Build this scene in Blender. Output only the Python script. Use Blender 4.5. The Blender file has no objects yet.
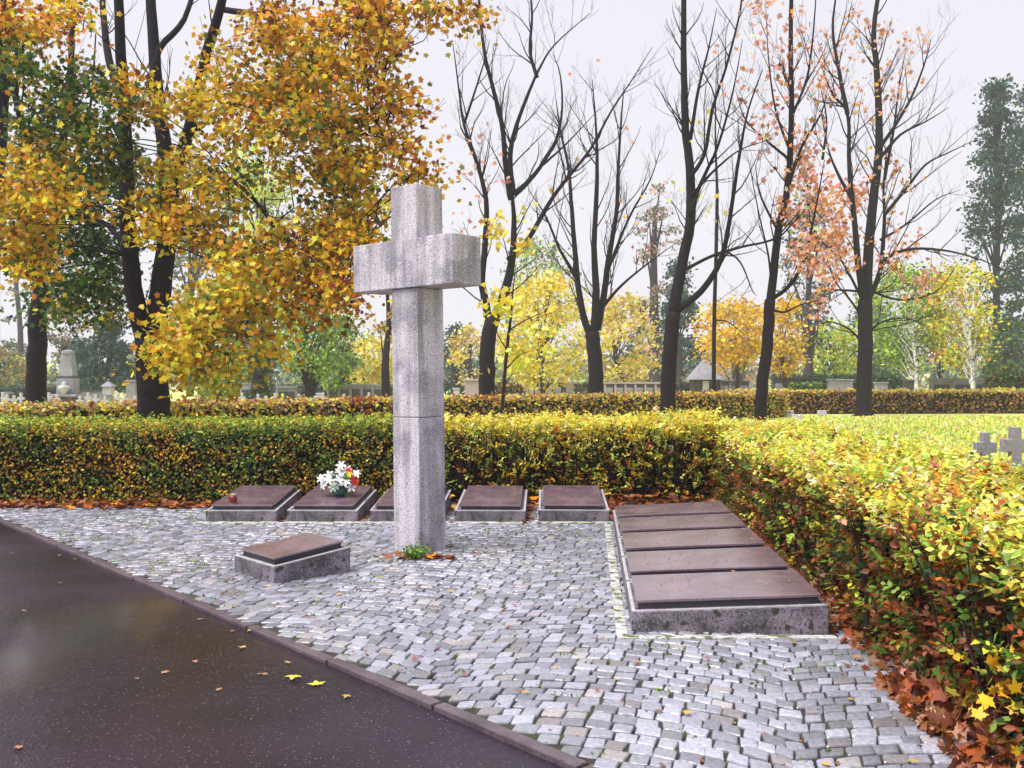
import bpy, math, random
import numpy as np
from mathutils import Vector
R = math.radians
rng = np.random.default_rng(7)
random.seed(7)
S = bpy.context.scene
COL = S.collection
F, CX, HZ, EYE = 950.0, 512.0, 378.0, 1.6

# ------------------------------------------------------------ camera
cam_d = bpy.data.cameras.new('camera'); cam = bpy.data.objects.new('camera', cam_d); COL.objects.link(cam)
cam.location = (0, 0, EYE)
cam.rotation_euler = (R(90) - math.atan(6 / F), 0, 0)
cam_d.sensor_width = 36; cam_d.lens = F / 1024 * 36
cam_d.clip_end = 3000; cam_d.clip_start = .05
S.camera = cam
# ------------------------------------------------------------ sky, sun, exposure
SUN_EL, SUN_AZ = 62, 240          # soft overcast light from behind left of the camera
w = bpy.data.worlds.new('World'); S.world = w; w.use_nodes = True
nt = w.node_tree; bg = nt.nodes['Background']
sky = nt.nodes.new('ShaderNodeTexSky'); sky.sky_type = 'NISHITA'; sky.sun_disc = False
sky.sun_elevation = R(SUN_EL); sky.sun_rotation = R(SUN_AZ); sky.air_density = 1; sky.dust_density = 4
mx = nt.nodes.new('ShaderNodeMix'); mx.data_type = 'RGBA'; mx.inputs[0].default_value = .9
nt.links.new(sky.outputs[0], mx.inputs[6]); mx.inputs[7].default_value = (7.75, 7.5, 8.3, 1)
nt.links.new(mx.outputs[2], bg.inputs[0]); bg.inputs[1].default_value = .078
sd = bpy.data.lights.new('sun', 'SUN'); so = bpy.data.objects.new('sun', sd); COL.objects.link(so)
sd.energy = 3.6; sd.angle = R(38); sd.color = (1, .96, .92)
d = Vector((math.sin(R(SUN_AZ)) * math.cos(R(SUN_EL)), math.cos(R(SUN_AZ)) * math.cos(R(SUN_EL)), math.sin(R(SUN_EL))))
so.rotation_euler = d.to_track_quat('Z', 'Y').to_euler(); so.location = (-10, -10, 30)
S.view_settings.view_transform = 'Standard'; S.view_settings.look = 'None'
S.view_settings.exposure = .62; S.view_settings.gamma = 1
S.render.engine = 'CYCLES'
S.cycles.max_bounces = 6; S.cycles.diffuse_bounces = 3; S.cycles.glossy_bounces = 2; S.cycles.transmission_bounces = 2
S.cycles.volume_bounces = 1; S.cycles.transparent_max_bounces = 4
S.cycles.use_denoising = True

# ------------------------------------------------------------ helpers
def at(px, py, Y):
    return np.array([(px - CX) / F * Y, Y, EYE + (HZ - py) / F * Y])
def ground(px, py):
    Y = F * EYE / (py - HZ); return np.array([(px - CX) / F * Y, Y, 0.0])

def tag(o, label=None, cat=None, group=None, kind=None):
    for k, v in (('label', label), ('category', cat), ('group', group), ('kind', kind)):
        if v: o[k] = v
    return o
def empty(name, loc=(0, 0, 0), rz=0):
    o = bpy.data.objects.new(name, None); COL.objects.link(o); o.location = loc; o.rotation_euler[2] = rz
    o.empty_display_size = .2
    return o
def link(name, me, mat, parent=None, keep=True):
    """link a mesh; when it gets a parent, its vertices are given in world space"""
    me.materials.append(mat)
    o = bpy.data.objects.new(name, me); COL.objects.link(o)
    if parent is not None:
        o.parent = parent
    return o

class MB:
    def __init__(s): s.v = []; s.f = []; s.n = 0
    def add(s, V, Fc):
        s.v.append(np.asarray(V, float)); s.f += [tuple(i + s.n for i in f) for f in Fc]; s.n += len(V)
    def box(s, c, size, rz=0, taper=1.0):
        x, y, z = size[0] / 2, size[1] / 2, size[2] / 2; V = []
        for sz in (-1, 1):
            t = taper if sz > 0 else 1
            for sx, sy in ((-1, -1), (1, -1), (1, 1), (-1, 1)): V.append((sx * x * t, sy * y * t, sz * z))
        V = np.array(V); cr, sr = math.cos(rz), math.sin(rz)
        V = np.stack([V[:, 0] * cr - V[:, 1] * sr, V[:, 0] * sr + V[:, 1] * cr, V[:, 2]], 1) + np.array(c)
        s.add(V, [(3, 2, 1, 0), (4, 5, 6, 7), (0, 1, 5, 4), (1, 2, 6, 5), (2, 3, 7, 6), (3, 0, 4, 7)])
        return s
    def hexa(s, bot, top):
        V = list(bot) + list(top); n = len(bot)
        s.add(V, [tuple(range(n - 1, -1, -1)), tuple(range(n, 2 * n))] + [(i, (i + 1) % n, n + (i + 1) % n, n + i) for i in range(n)])
        return s
    def tube(s, P, rad, sides=6, cap=True):
        P = np.asarray(P, float); n = len(P)
        T = np.gradient(P, axis=0); T /= np.linalg.norm(T, axis=1)[:, None] + 1e-9
        ref = np.array([0, 0, 1.0]) if abs(T[0][2]) < .9 else np.array([0, 1.0, 0])
        A = np.zeros_like(T); a0 = np.cross(T[0], ref); A[0] = a0 / (np.linalg.norm(a0) + 1e-9)
        for i in range(1, n):
            q = A[i - 1] - T[i] * (A[i - 1] @ T[i]); A[i] = q / (np.linalg.norm(q) + 1e-9)
        B = np.cross(T, A)
        a = np.arange(sides) / sides * 2 * math.pi
        rad = np.asarray(rad, float)
        V = P[:, None] + rad[:, None, None] * (np.cos(a)[None, :, None] * A[:, None] + np.sin(a)[None, :, None] * B[:, None])
        fs = []
        for i in range(n - 1):
            for j in range(sides):
                k = (j + 1) % sides
                fs.append((i * sides + j, i * sides + k, (i + 1) * sides + k, (i + 1) * sides + j))
        if cap:
            fs.append(tuple(range(sides - 1, -1, -1))); fs.append(tuple((n - 1) * sides + j for j in range(sides)))
        s.add(V.reshape(-1, 3), fs); return s
    def lathe(s, prof, c, sides=16):
        a = np.arange(sides) / sides * 2 * math.pi; V = []
        for r, z in prof: V += [(c[0] + r * math.cos(t), c[1] + r * math.sin(t), c[2] + z) for t in a]
        fs = []
        for i in range(len(prof) - 1):
            for j in range(sides):
                k = (j + 1) % sides; fs.append((i * sides + j, i * sides + k, (i + 1) * sides + k, (i + 1) * sides + j))
        fs.append(tuple(range(sides - 1, -1, -1))); fs.append(tuple((len(prof) - 1) * sides + j for j in range(sides)))
        s.add(V, fs); return s
    def build(s, name, mat, parent=None, bevel=0, smooth=False, base=None):
        V = np.concatenate(s.v)
        if base is not None: V = V - np.array(base)
        me = bpy.data.meshes.new(name); me.from_pydata(V.tolist(), [], s.f); me.update()
        if smooth: me.polygons.foreach_set('use_smooth', [True] * len(me.polygons))
        o = link(name, me, mat, parent)
        if bevel:
            m = o.modifiers.new('bevel', 'BEVEL'); m.width = bevel; m.segments = 2; m.limit_method = 'ANGLE'
        return o

# leaf templates: (verts, faces); x across, y along the leaf, z bend
LEAF = {
 'quad': ([(0, 0, 0), (.36, .5, .05), (0, 1, 0), (-.36, .5, .05)], [(0, 1, 2, 3)]),
 'oval': ([(0, 0, 0), (.24, .25, .07), (.3, .55, .09), (0, 1, -.04), (-.3, .55, .09), (-.24, .25, .07)], [(0, 1, 2, 3), (0, 3, 4, 5)]),
 'maple': ([(0, -.28, 0), (.50, -.38, .02), (.46, .0, .09), (.84, .30, .0), (.38, .46, .10), (.04, .92, -.12),
            (-.34, .50, .06), (-.78, .40, .05), (-.44, .04, .09), (-.56, -.30, -.03)],
           [(0, 1, 2, 3, 4, 5), (0, 5, 6, 7, 8, 9)]),
 'maple_flat': ([(-.02, -.7, .05), (.02, -.3, .05), (.3, -.34, .04), (.6, -.42, .0), (.48, -.2, .05), (.55, -.02, .1), (.72, .05, .08), (.68, .2, .1), (.95, .48, .04), (.6, .42, .1), (.4, .5, .1), (.24, .36, .08), (.26, .6, .1), (.16, .8, .05), (0, 1, 0),
            (-.16, .8, .03), (-.26, .6, .08), (-.24, .36, .08), (-.4, .5, .1), (-.6, .42, .12), (-.95, .48, .1), (-.68, .2, .12), (-.72, .05, .1), (-.55, -.02, .08), (-.48, -.2, .05), (-.6, -.42, .0), (-.3, -.34, .04), (-.05, -.3, .05)],
           [(0, 1, 2, 3, 4, 5, 6, 7, 8, 9, 10, 11, 12, 13, 14), (0, 14, 15, 16, 17, 18, 19, 20, 21, 22, 23, 24, 25, 26, 27)]),
}
def norm(a): return a / (np.linalg.norm(a, axis=-1, keepdims=True) + 1e-9)
def leaf_mesh(name, C, size, col, kind='quad', nrm=None, dirv=None, mat=None, parent=None, base=None, up=.5):
    C = np.asarray(C, float); N = len(C)
    size = np.broadcast_to(np.asarray(size, float), (N,))
    if nrm is None: nrm = norm(norm(rng.normal(size=(N, 3))) + np.array([0, 0, up]))
    if dirv is None: dirv = rng.normal(size=(N, 3))
    dirv = norm(dirv - nrm * (dirv * nrm).sum(1)[:, None]); xv = np.cross(dirv, nrm)
    TV, TF = LEAF[kind]; TV = np.array(TV); k = len(TV)
    bend = rng.uniform(-1, 2.2, N)
    V = C[:, None] + size[:, None, None] * (TV[None, :, 0, None] * xv[:, None] + TV[None, :, 1, None] * dirv[:, None] + (TV[None, :, 2] * bend[:, None])[..., None] * nrm[:, None])
    if base is not None: V = V - np.array(base)
    V = V.reshape(-1, 3)
    idx = np.concatenate([np.array(f) for f in TF]); tot = np.array([len(f) for f in TF])
    L = (idx[None] + (np.arange(N) * k)[:, None]).reshape(-1)
    tots = np.tile(tot, N); starts = np.concatenate([[0], np.cumsum(tots)[:-1]])
    me = bpy.data.meshes.new(name)
    me.vertices.add(len(V)); me.vertices.foreach_set('co', V.astype(np.float32).ravel())
    me.loops.add(len(L)); me.loops.foreach_set('vertex_index', L.astype(np.int32))
    me.polygons.add(len(tots)); me.polygons.foreach_set('loop_start', starts.astype(np.int32))
    me.update(calc_edges=True)
    a = me.color_attributes.new('col', 'FLOAT_COLOR', 'POINT')
    cc = np.ones((N, k, 4), np.float32); cc[:, :, :3] = col[:, None, :]
    a.data.foreach_set('color', cc.ravel())
    return link(name, me, mat or M['leaf'], parent)

PAL = dict(drygold=(.5, .33, .08), drytan=(.36, .2, .12), dryyellow=(.62, .52, .08), dryrust=(.26, .09, .05), gold=(.86, .47, .03), orange=(.72, .28, .02), yellow=(.86, .66, .05), lemon=(.88, .80, .17), olive=(.24, .24, .03),
           green=(.10, .20, .03), dgreen=(.03, .075, .02), brown=(.2, .075, .02), rust=(.36, .085, .02), red=(.42, .05, .03), pink=(.76, .40, .38),
           lgreen=(.3, .5, .07), blue=(.035, .095, .105), grey=(.2, .22, .16), cream=(.9, .85, .5), salmon=(.78, .36, .24), tan=(.5, .3, .16), lime=(.62, .78, .12))
def pick(N, **wts):
    ks = list(wts); p = np.array([wts[k] for k in ks], float); p /= p.sum()
    c = np.array([PAL[k] for k in ks])[rng.choice(len(ks), N, p=p)]
    return np.clip(c * rng.uniform(.65, 1.25, (N, 1)) * rng.uniform(.9, 1.1, (N, 3)), 0, .95)

_nd = [(rng.normal(size=3), rng.uniform(0, 6.28)) for _ in range(7)]
def noise(P, sc=1.0):
    P = np.asarray(P) / sc; r = 0
    for i, (dv, ph) in enumerate(_nd): r = r + np.sin(P @ (dv * (1 + .35 * i)) * 2.2 + ph)
    return r / 3.0          # about -1..1

# ------------------------------------------------------------ materials
M = {}
def newmat(name):
    m = bpy.data.materials.new(name); m.use_nodes = True; n = m.node_tree
    return m, n, n.nodes['Principled BSDF']
def N_(n, t, **kw):
    x = n.nodes.new(t)
    for k, v in kw.items(): setattr(x, k, v)
    return x
def noisemat(name, cols, scale=8, detail=6, rough=.7, bump=.2, bscale=None, dist=.01, spec=.5, rr=None, rough_noise=None, coords='Object', speck=None):
    """colour ramp over noise; cols = [(pos,(r,g,b)),...]; speck = (scale, colour, amount)"""
    m, n, b = newmat(name)
    tc = N_(n, 'ShaderNodeTexCoord'); no = N_(n, 'ShaderNodeTexNoise'); no.inputs['Scale'].default_value = scale; no.inputs['Detail'].default_value = detail
    no.inputs['Roughness'].default_value = .65
    n.links.new(tc.outputs[coords], no.inputs['Vector'])
    cr = N_(n, 'ShaderNodeValToRGB'); e = cr.color_ramp.elements
    while len(e) < len(cols): e.new(.5)
    for el, (p, c) in zip(e, cols): el.position = p; el.color = (*c, 1)
    n.links.new(no.outputs[0], cr.inputs[0]); out = cr.outputs[0]
    if speck:
        for sc_, c_, amt in speck:
            s2 = N_(n, 'ShaderNodeTexNoise'); s2.inputs['Scale'].default_value = sc_; s2.inputs['Detail'].default_value = 2
            n.links.new(tc.outputs[coords], s2.inputs['Vector'])
            r2 = N_(n, 'ShaderNodeValToRGB'); r2.color_ramp.elements[0].position = 1 - amt - .04; r2.color_ramp.elements[1].position = 1 - amt + .04
            n.links.new(s2.outputs[0], r2.inputs[0])
            mm = N_(n, 'ShaderNodeMix', data_type='RGBA'); n.links.new(r2.outputs[0], mm.inputs[0]); n.links.new(out, mm.inputs[6]); mm.inputs[7].default_value = (*c_, 1)
            out = mm.outputs[2]
    n.links.new(out, b.inputs['Base Color']); b.inputs['Roughness'].default_value = rough; b.inputs['Specular IOR Level'].default_value = spec
    if rough_noise:
        sc_, lo, hi = rough_noise
        s3 = N_(n, 'ShaderNodeTexNoise'); s3.inputs['Scale'].default_value = sc_; s3.inputs['Detail'].default_value = 3; n.links.new(tc.outputs[coords], s3.inputs['Vector'])
        mr = N_(n, 'ShaderNodeMapRange'); mr.inputs[1].default_value = .38; mr.inputs[2].default_value = .62; mr.inputs[3].default_value = lo; mr.inputs[4].default_value = hi
        n.links.new(s3.outputs[0], mr.inputs[0]); n.links.new(mr.outputs[0], b.inputs['Roughness'])
    if bump:
        nb = N_(n, 'ShaderNodeTexNoise'); nb.inputs['Scale'].default_value = bscale or scale * 3; nb.inputs['Detail'].default_value = 5
        n.links.new(tc.outputs[coords], nb.inputs['Vector'])
        bp = N_(n, 'ShaderNodeBump'); bp.inputs['Strength'].default_value = bump; bp.inputs['Distance'].default_value = dist
        n.links.new(nb.outputs[0], bp.inputs['Height']); n.links.new(bp.outputs[0], b.inputs['Normal'])
    M[name] = m; return m

def leafmat(name, trans=.34, rough=.42, spec=.25):
    m, n, b = newmat(name)
    at_ = N_(n, 'ShaderNodeAttribute'); at_.attribute_name = 'col'
    n.links.new(at_.outputs['Color'], b.inputs['Base Color']); b.inputs['Roughness'].default_value = rough
    b.inputs['Specular IOR Level'].default_value = spec
    tr = N_(n, 'ShaderNodeBsdfTranslucent'); n.links.new(at_.outputs['Color'], tr.inputs[0])
    ms = N_(n, 'ShaderNodeMixShader'); ms.inputs[0].default_value = trans
    n.links.new(b.outputs[0], ms.inputs[1]); n.links.new(tr.outputs[0], ms.inputs[2])
    n.links.new(ms.outputs[0], n.nodes['Material Output'].inputs[0]); M[name] = m
leafmat('leaf'); leafmat('litter', .06, .4, .3)
noisemat('bark', [(.3, (.004, .002, .005)), (.7, (.018, .011, .018))], 12, bump=.8, bscale=18, dist=.03, rough=.85, spec=.2)
noisemat('bark_grey', [(.3, (.035, .027, .045)), (.7, (.09, .07, .10))], 6, bump=.5, rough=.85, spec=.2)
noisemat('bark_birch', [(.42, (.06, .05, .05)), (.5, (.7, .68, .68))], 5, bump=.2, rough=.7)
noisemat('twig', [(.3, (.012, .007, .008)), (.7, (.045, .024, .022))], 20, bump=.3, rough=.8, spec=.2)
noisemat('core', [(.35, (.006, .004, .003)), (.65, (.022, .013, .006))], 14, bump=1, bscale=30, dist=.05, rough=.95, spec=.1)  # hedge core, shade of the gaps put into the colour
noisemat('granite', [(.3, (.33, .30, .34)), (.7, (.50, .47, .51))], 3, rough=.65, bump=.25, bscale=70, dist=.004,
         speck=[(2.2, (.24, .22, .26), .44), (85, (.15, .13, .17), .42), (130, (.66, .64, .68), .40)])
noisemat('block', [(.38, (.06, .05, .06)), (.62, (.24, .205, .25))], 5, rough=.6, bump=.4, bscale=50, dist=.006,
         speck=[(70, (.03, .025, .03), .4), (95, (.42, .4, .44), .34), (14, (.04, .042, .026), .38)])
noisemat('plate', [(.3, (.095, .052, .075)), (.7, (.23, .14, .195))], 4, rough=.3, bump=.05, bscale=40, dist=.001, rough_noise=(5, .2, .4),
         speck=[(140, (.20, .13, .16), .37)], spec=.7)
b_ = M['plate'].node_tree.nodes['Principled BSDF']; b_.inputs['Coat Weight'].default_value = 1; b_.inputs['Coat Roughness'].default_value = .27; b_.inputs['Coat IOR'].default_value = 2.0
noisemat('rim', [(.3, (.32, .30, .33)), (.7, (.55, .53, .57))], 9, rough=.35, bump=.2)  # lip of the slab blocks, wet sheen put into the pale colour
noisemat('kerbstone', [(.3, (.06, .042, .05)), (.7, (.14, .105, .125))], 4, rough=.4, bump=.4, bscale=40, dist=.005, speck=[(90, (.05, .04, .05), .4)])
noisemat('strip', [(.35, (.36, .35, .33)), (.62, (.56, .55, .56))], 7, rough=.7, bump=.5, bscale=40, dist=.008, speck=[(11, (.10, .14, .04), .45), (60, (.15, .14, .12), .38)])
noisemat('bed', [(.35, (.014, .012, .012)), (.5, (.04, .034, .028)), (.62, (.045, .07, .02))], 5, rough=.85, bump=.6, bscale=60, dist=.01, spec=.25)
noisemat('lawn', [(.3, (.26, .30, .08)), (.5, (.50, .52, .16)), (.7, (.66, .62, .24))], .8, detail=9, rough=.9, bump=.8, bscale=12, dist=.06, spec=.2,
         speck=[(14, (.75, .70, .22), .42), (5, (.30, .42, .08), .4)])
noisemat('tomb_grey', [(.3, (.16, .16, .2)), (.7, (.32, .31, .36))], 3, rough=.75, bump=.3)
noisemat('tomb_dark', [(.3, (.02, .02, .028)), (.7, (.06, .055, .07))], 3, rough=.6, bump=.3)
noisemat('tomb_white', [(.3, (.36, .35, .39)), (.7, (.52, .51, .56))], 4, rough=.7, bump=.2)
noisemat('tomb_pink', [(.3, (.3, .23, .26)), (.7, (.45, .36, .4))], 4, rough=.7, bump=.2)
noisemat('gravecross', [(.3, (.15, .14, .17)), (.7, (.30, .28, .33))], 14, rough=.75, bump=.4, dist=.01)
noisemat('petal', [(.3, (.80, .80, .82)), (.7, (.92, .92, .92))], 30, rough=.5, bump=0)
noisemat('petal_red', [(.3, (.6, .01, .02)), (.7, (.8, .03, .03))], 30, rough=.5, bump=0)
noisemat('petal_yellow', [(.3, (.8, .6, .02)), (.7, (.9, .75, .05))], 30, rough=.5, bump=0)
noisemat('greenery', [(.3, (.02, .10, .04)), (.7, (.06, .22, .07))], 30, rough=.5, bump=0)
noisemat('pot', [(.3, (.01, .10, .08)), (.7, (.02, .16, .12))], 30, rough=.3, bump=0)
noisemat('glass_red', [(.3, (.12, .006, .008)), (.7, (.2, .01, .012))], 30, rough=.12, bump=0)
noisemat('metal', [(.3, (.25, .2, .12)), (.7, (.4, .33, .2))], 30, rough=.3, bump=0)

# vertical rain streaks on the big cross
def streaks(m):
    n = m.node_tree; b = n.nodes['Principled BSDF']; src = b.inputs['Base Color'].links[0].from_socket
    tc = N_(n, 'ShaderNodeTexCoord'); mp = N_(n, 'ShaderNodeMapping'); mp.inputs['Scale'].default_value = (9, 9, .8)
    n.links.new(tc.outputs['Object'], mp.inputs[0]); no = N_(n, 'ShaderNodeTexNoise'); no.inputs['Scale'].default_value = 1; no.inputs['Detail'].default_value = 4
    n.links.new(mp.outputs[0], no.inputs['Vector'])
    r = N_(n, 'ShaderNodeMapRange'); r.inputs[1].default_value = .4; r.inputs[2].default_value = .62; r.inputs[3].default_value = 1.35; r.inputs[4].default_value = .78
    n.links.new(no.outputs[0], r.inputs[0])
    v = N_(n, 'ShaderNodeVectorMath', operation='SCALE'); n.links.new(src, v.inputs[0]); n.links.new(r.outputs[0], v.inputs['Scale'])
    n.links.new(v.outputs[0], b.inputs['Base Color'])
streaks(M['granite'])

# asphalt: dark violet grey, wet, pale grit with wet glints painted into the flecks
m, n, b = newmat('asphalt'); M['asphalt'] = m
tc = N_(n, 'ShaderNodeTexCoord')
n1 = N_(n, 'ShaderNodeTexNoise'); n1.inputs['Scale'].default_value = .9; n1.inputs['Detail'].default_value = 5
n2 = N_(n, 'ShaderNodeTexVoronoi'); n2.inputs['Scale'].default_value = 150
n3 = N_(n, 'ShaderNodeTexNoise'); n3.inputs['Scale'].default_value = 120; n3.inputs['Detail'].default_value = 3
for q in (n1, n2, n3): n.links.new(tc.outputs['Object'], q.inputs['Vector'])
cr = N_(n, 'ShaderNodeValToRGB'); cr.color_ramp.elements[0].position = .35; cr.color_ramp.elements[0].color = (.008, .005, .010, 1)
cr.color_ramp.elements[1].position = .65; cr.color_ramp.elements[1].color = (.024, .013, .026, 1); n.links.new(n1.outputs[0], cr.inputs[0])
sp = N_(n, 'ShaderNodeMapRange'); sp.inputs[1].default_value = .975; sp.inputs[2].default_value = 1.0
sep = N_(n, 'ShaderNodeSeparateColor'); n.links.new(n2.outputs['Color'], sep.inputs[0]); n.links.new(sep.outputs[0], sp.inputs[0])
mm = N_(n, 'ShaderNodeMix', data_type='RGBA'); n.links.new(sp.outputs[0], mm.inputs[0]); n.links.new(cr.outputs[0], mm.inputs[6]); mm.inputs[7].default_value = (.15, .13, .17, 1)
n.links.new(mm.outputs[2], b.inputs['Base Color'])
wet = N_(n, 'ShaderNodeMapRange'); wet.inputs[1].default_value = .42; wet.inputs[2].default_value = .6; wet.inputs[3].default_value = .2; wet.inputs[4].default_value = .46
n4 = N_(n, 'ShaderNodeTexNoise'); n4.inputs['Scale'].default_value = .55; n4.inputs['Detail'].default_value = 4
mp = N_(n, 'ShaderNodeMapping'); mp.inputs['Location'].default_value = (3.1, 1.2, 0); n.links.new(tc.outputs['Object'], mp.inputs[0]); n.links.new(mp.outputs[0], n4.inputs['Vector'])
n.links.new(n4.outputs[0], wet.inputs[0]); n.links.new(wet.outputs[0], b.inputs['Roughness'])
b.inputs['Specular IOR Level'].default_value = .42
vd = N_(n, 'ShaderNodeVectorMath', operation='DISTANCE'); mp2 = N_(n, 'ShaderNodeMapping'); mp2.inputs['Location'].default_value = (2.75 * 1.6, -6.0 * .5, 0); mp2.inputs['Scale'].default_value = (1.6, .5, 1)
n.links.new(tc.outputs['Object'], mp2.inputs[0]); n.links.new(mp2.outputs[0], vd.inputs[0]); vd.inputs[1].default_value = (0, 0, 0)
ad = N_(n, 'ShaderNodeMath', operation='MULTIPLY_ADD'); n.links.new(n4.outputs[0], ad.inputs[0]); ad.inputs[1].default_value = 1.6; n.links.new(vd.outputs['Value'], ad.inputs[2])
fm = N_(n, 'ShaderNodeMapRange'); fm.inputs[1].default_value = 1.55; fm.inputs[2].default_value = 1.0; fm.inputs[3].default_value = .0; fm.inputs[4].default_value = 1; n.links.new(ad.outputs[0], fm.inputs[0])
n.links.new(fm.outputs[0], b.inputs['Coat Weight']); b.inputs['Coat Roughness'].default_value = .16; b.inputs['Coat IOR'].default_value = 1.7
vb = N_(n, 'ShaderNodeTexVoronoi'); vb.inputs['Scale'].default_value = 95; n.links.new(tc.outputs['Object'], vb.inputs['Vector'])
b0 = N_(n, 'ShaderNodeBump'); b0.inputs['Strength'].default_value = .3; b0.inputs['Distance'].default_value = .004; n.links.new(vb.outputs['Distance'], b0.inputs['Height'])
bp = N_(n, 'ShaderNodeBump'); bp.inputs['Strength'].default_value = .25; bp.inputs['Distance'].default_value = .012; n5 = N_(n, 'ShaderNodeTexNoise'); n5.inputs['Scale'].default_value = 22; n5.inputs['Detail'].default_value = 6
n.links.new(tc.outputs['Object'], n5.inputs['Vector']); n.links.new(b0.outputs[0], bp.inputs['Normal'])
n.links.new(n5.outputs[0], bp.inputs['Height']); n.links.new(bp.outputs[0], b.inputs['Normal'])

# setts: colour per stone
m, n, b = newmat('sett'); M['sett'] = m
tc = N_(n, 'ShaderNodeTexCoord'); a_ = N_(n, 'ShaderNodeAttribute'); a_.attribute_name = 'col'
n1 = N_(n, 'ShaderNodeTexNoise'); n1.inputs['Scale'].default_value = 45; n1.inputs['Detail'].default_value = 5; n.links.new(tc.outputs['Object'], n1.inputs['Vector'])
r_ = N_(n, 'ShaderNodeMapRange'); r_.inputs[1].default_value = .3; r_.inputs[2].default_value = .7; r_.inputs[3].default_value = .75; r_.inputs[4].default_value = 1.2
n.links.new(n1.outputs[0], r_.inputs[0]); v = N_(n, 'ShaderNodeVectorMath', operation='SCALE'); n.links.new(a_.outputs['Color'], v.inputs[0]); n.links.new(r_.outputs[0], v.inputs['Scale'])
n.links.new(v.outputs[0], b.inputs['Base Color']); b.inputs['Roughness'].default_value = .27; b.inputs['Specular IOR Level'].default_value = .9
bp = N_(n, 'ShaderNodeBump'); bp.inputs['Strength'].default_value = .5; bp.inputs['Distance'].default_value = .006
n.links.new(n1.outputs[0], bp.inputs['Height']); n.links.new(bp.outputs[0], b.inputs['Normal'])

# ------------------------------------------------------------ ground
def sheet(name, pts, z, mat, sub=None):
    me = bpy.data.meshes.new(name); me.from_pydata([(x, y, z) for x, y in pts], [], [tuple(range(len(pts)))]); me.update()
    return tag(link(name, me, M[mat]), kind='structure')
sheet('lawn_ground', [(-200, -20), (200, -20), (200, 260), (-200, 260)], -.05, 'lawn')
KD = np.array([.665, -.747]); KN = np.array([.747, .665]); KP = np.array([-1.7, 6.15])
def kp(s, o): return tuple(KP + KD * s + KN * o)
sheet('asphalt_path', [kp(-40, -.02), kp(-40, -16), kp(14, -16), kp(14, -.02)], -.03, 'asphalt')
mb = MB(); s_ = -14.0
while s_ < 10:
    L_ = .98
    p = [kp(s_, -.022 + random.uniform(-.003, .003)), kp(s_ + L_, -.022 + random.uniform(-.003, .003)), kp(s_ + L_, .05), kp(s_, .05)]
    zt = -.004 + random.uniform(-.004, .004)
    mb.hexa([(x, y, -.12) for x, y in p], [(x, y, zt) for x, y in p]); s_ += 1.0
tag(mb.build('kerb', M['kerbstone'], bevel=.008), kind='structure')

AX = .08                                     # axis of the square: x = X0 + AX*y
def hx(y): return 2.12 + AX * (y - 6) + np.clip(6 - y, 0, 9) * .1     # inner foot of the right hedge
bedp = [kp(-7.2, .05), kp(9, .05), (6, -2), (2.9, 2), (3.1, 12.6), (-7.5, 12.6)]
sheet('paving_bed', bedp, -.014, 'bed')
# setts laid in segmental arcs
def setts():
    W, A, pitch = 1.9, .26, .108
    V = []; Fc = []; cols = []; n = 0
    prof = lambda u: A * (1 - (2 * abs(((u / W) % 1) - .5)) ** 2)
    th = R(-14); ct, st = math.cos(th), math.sin(th)
    for k in range(-70, 150):
        v0 = k * pitch; u = -12.0 + random.uniform(0, .1)
        while u < 10:
            L = random.uniform(.085, .13)
            uc = u + L / 2; sl = (prof(uc + .04) - prof(uc - .04)) / .08
            stp = L * 1 / math.sqrt(1 + sl * sl)
            vc = v0 + prof(uc)
            x0 = uc * ct - vc * st; y0 = uc * st + vc * ct + 7
            ok = (np.dot(np.array([x0, y0]) - KP, KN) > .075) and x0 < hx(y0) + .25 and 2.5 < y0 < 12.3 and x0 > -8.5
            if ok:
                hw = stp / 2 * .965; hh = pitch / 2 * .94 * random.uniform(.93, 1.05); sk = sl
                dx = random.uniform(-.006, .006); dv = random.uniform(-.006, .006); rt = random.uniform(-.10, .10)
                z = random.uniform(-.006, .004); tx, ty = random.uniform(-.035, .035), random.uniform(-.035, .035)
                ring = []
                nn = 10
                for i in range(nn):
                    a = 2 * math.pi * (i + .5) / nn; c, s = math.cos(a), math.sin(a)
                    e = .20
                    rx = math.copysign(abs(c) ** e, c); ry = math.copysign(abs(s) ** e, s)
                    ring.append((rx * hw * random.uniform(.9, 1.04) + dx, ry * hh * random.uniform(.9, 1.04) + dv))
                lay = [(1.0, -.03), (1.0, -.007), (.92, -.001), (.6, .001)]
                for sc, dz in lay:
                    for (a, bb) in ring:
                        a2 = a * sc - bb * sc * rt; b2 = bb * sc + a * sc * rt
                        U = uc + a2; Vv = vc + b2 + sk * a2
                        V.append((U * ct - Vv * st, U * st + Vv * ct + 7, z + dz + a2 * tx + b2 * ty))
                for q in range(3):
                    for i in range(nn):
                        j = (i + 1) % nn; Fc.append((n + q * nn + i, n + q * nn + j, n + (q + 1) * nn + j, n + (q + 1) * nn + i))
                Fc.append(tuple(n + 3 * nn + i for i in range(nn)))
                g = random.choice([.20, .26, .31, .38]) * random.uniform(.85, 1.1); t = random.random()
                c = (g * .94, g * .95, g * 1.16) if t < .75 else (g * .85, g * .9, g * 1.02) if t < .9 else (g * 1.0, g * .93, g * .97)
                cols += [(*c, 1)] * (nn * 4); n += nn * 4
            u += stp
    me = bpy.data.meshes.new('cobble_paving'); me.from_pydata(V, [], Fc); me.update()
    a = me.color_attributes.new('col', 'FLOAT_COLOR', 'POINT'); a.data.foreach_set('color', np.array(cols, np.float32).ravel())
    tag(link('cobble_paving', me, M['sett']), kind='structure')
setts()

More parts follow.
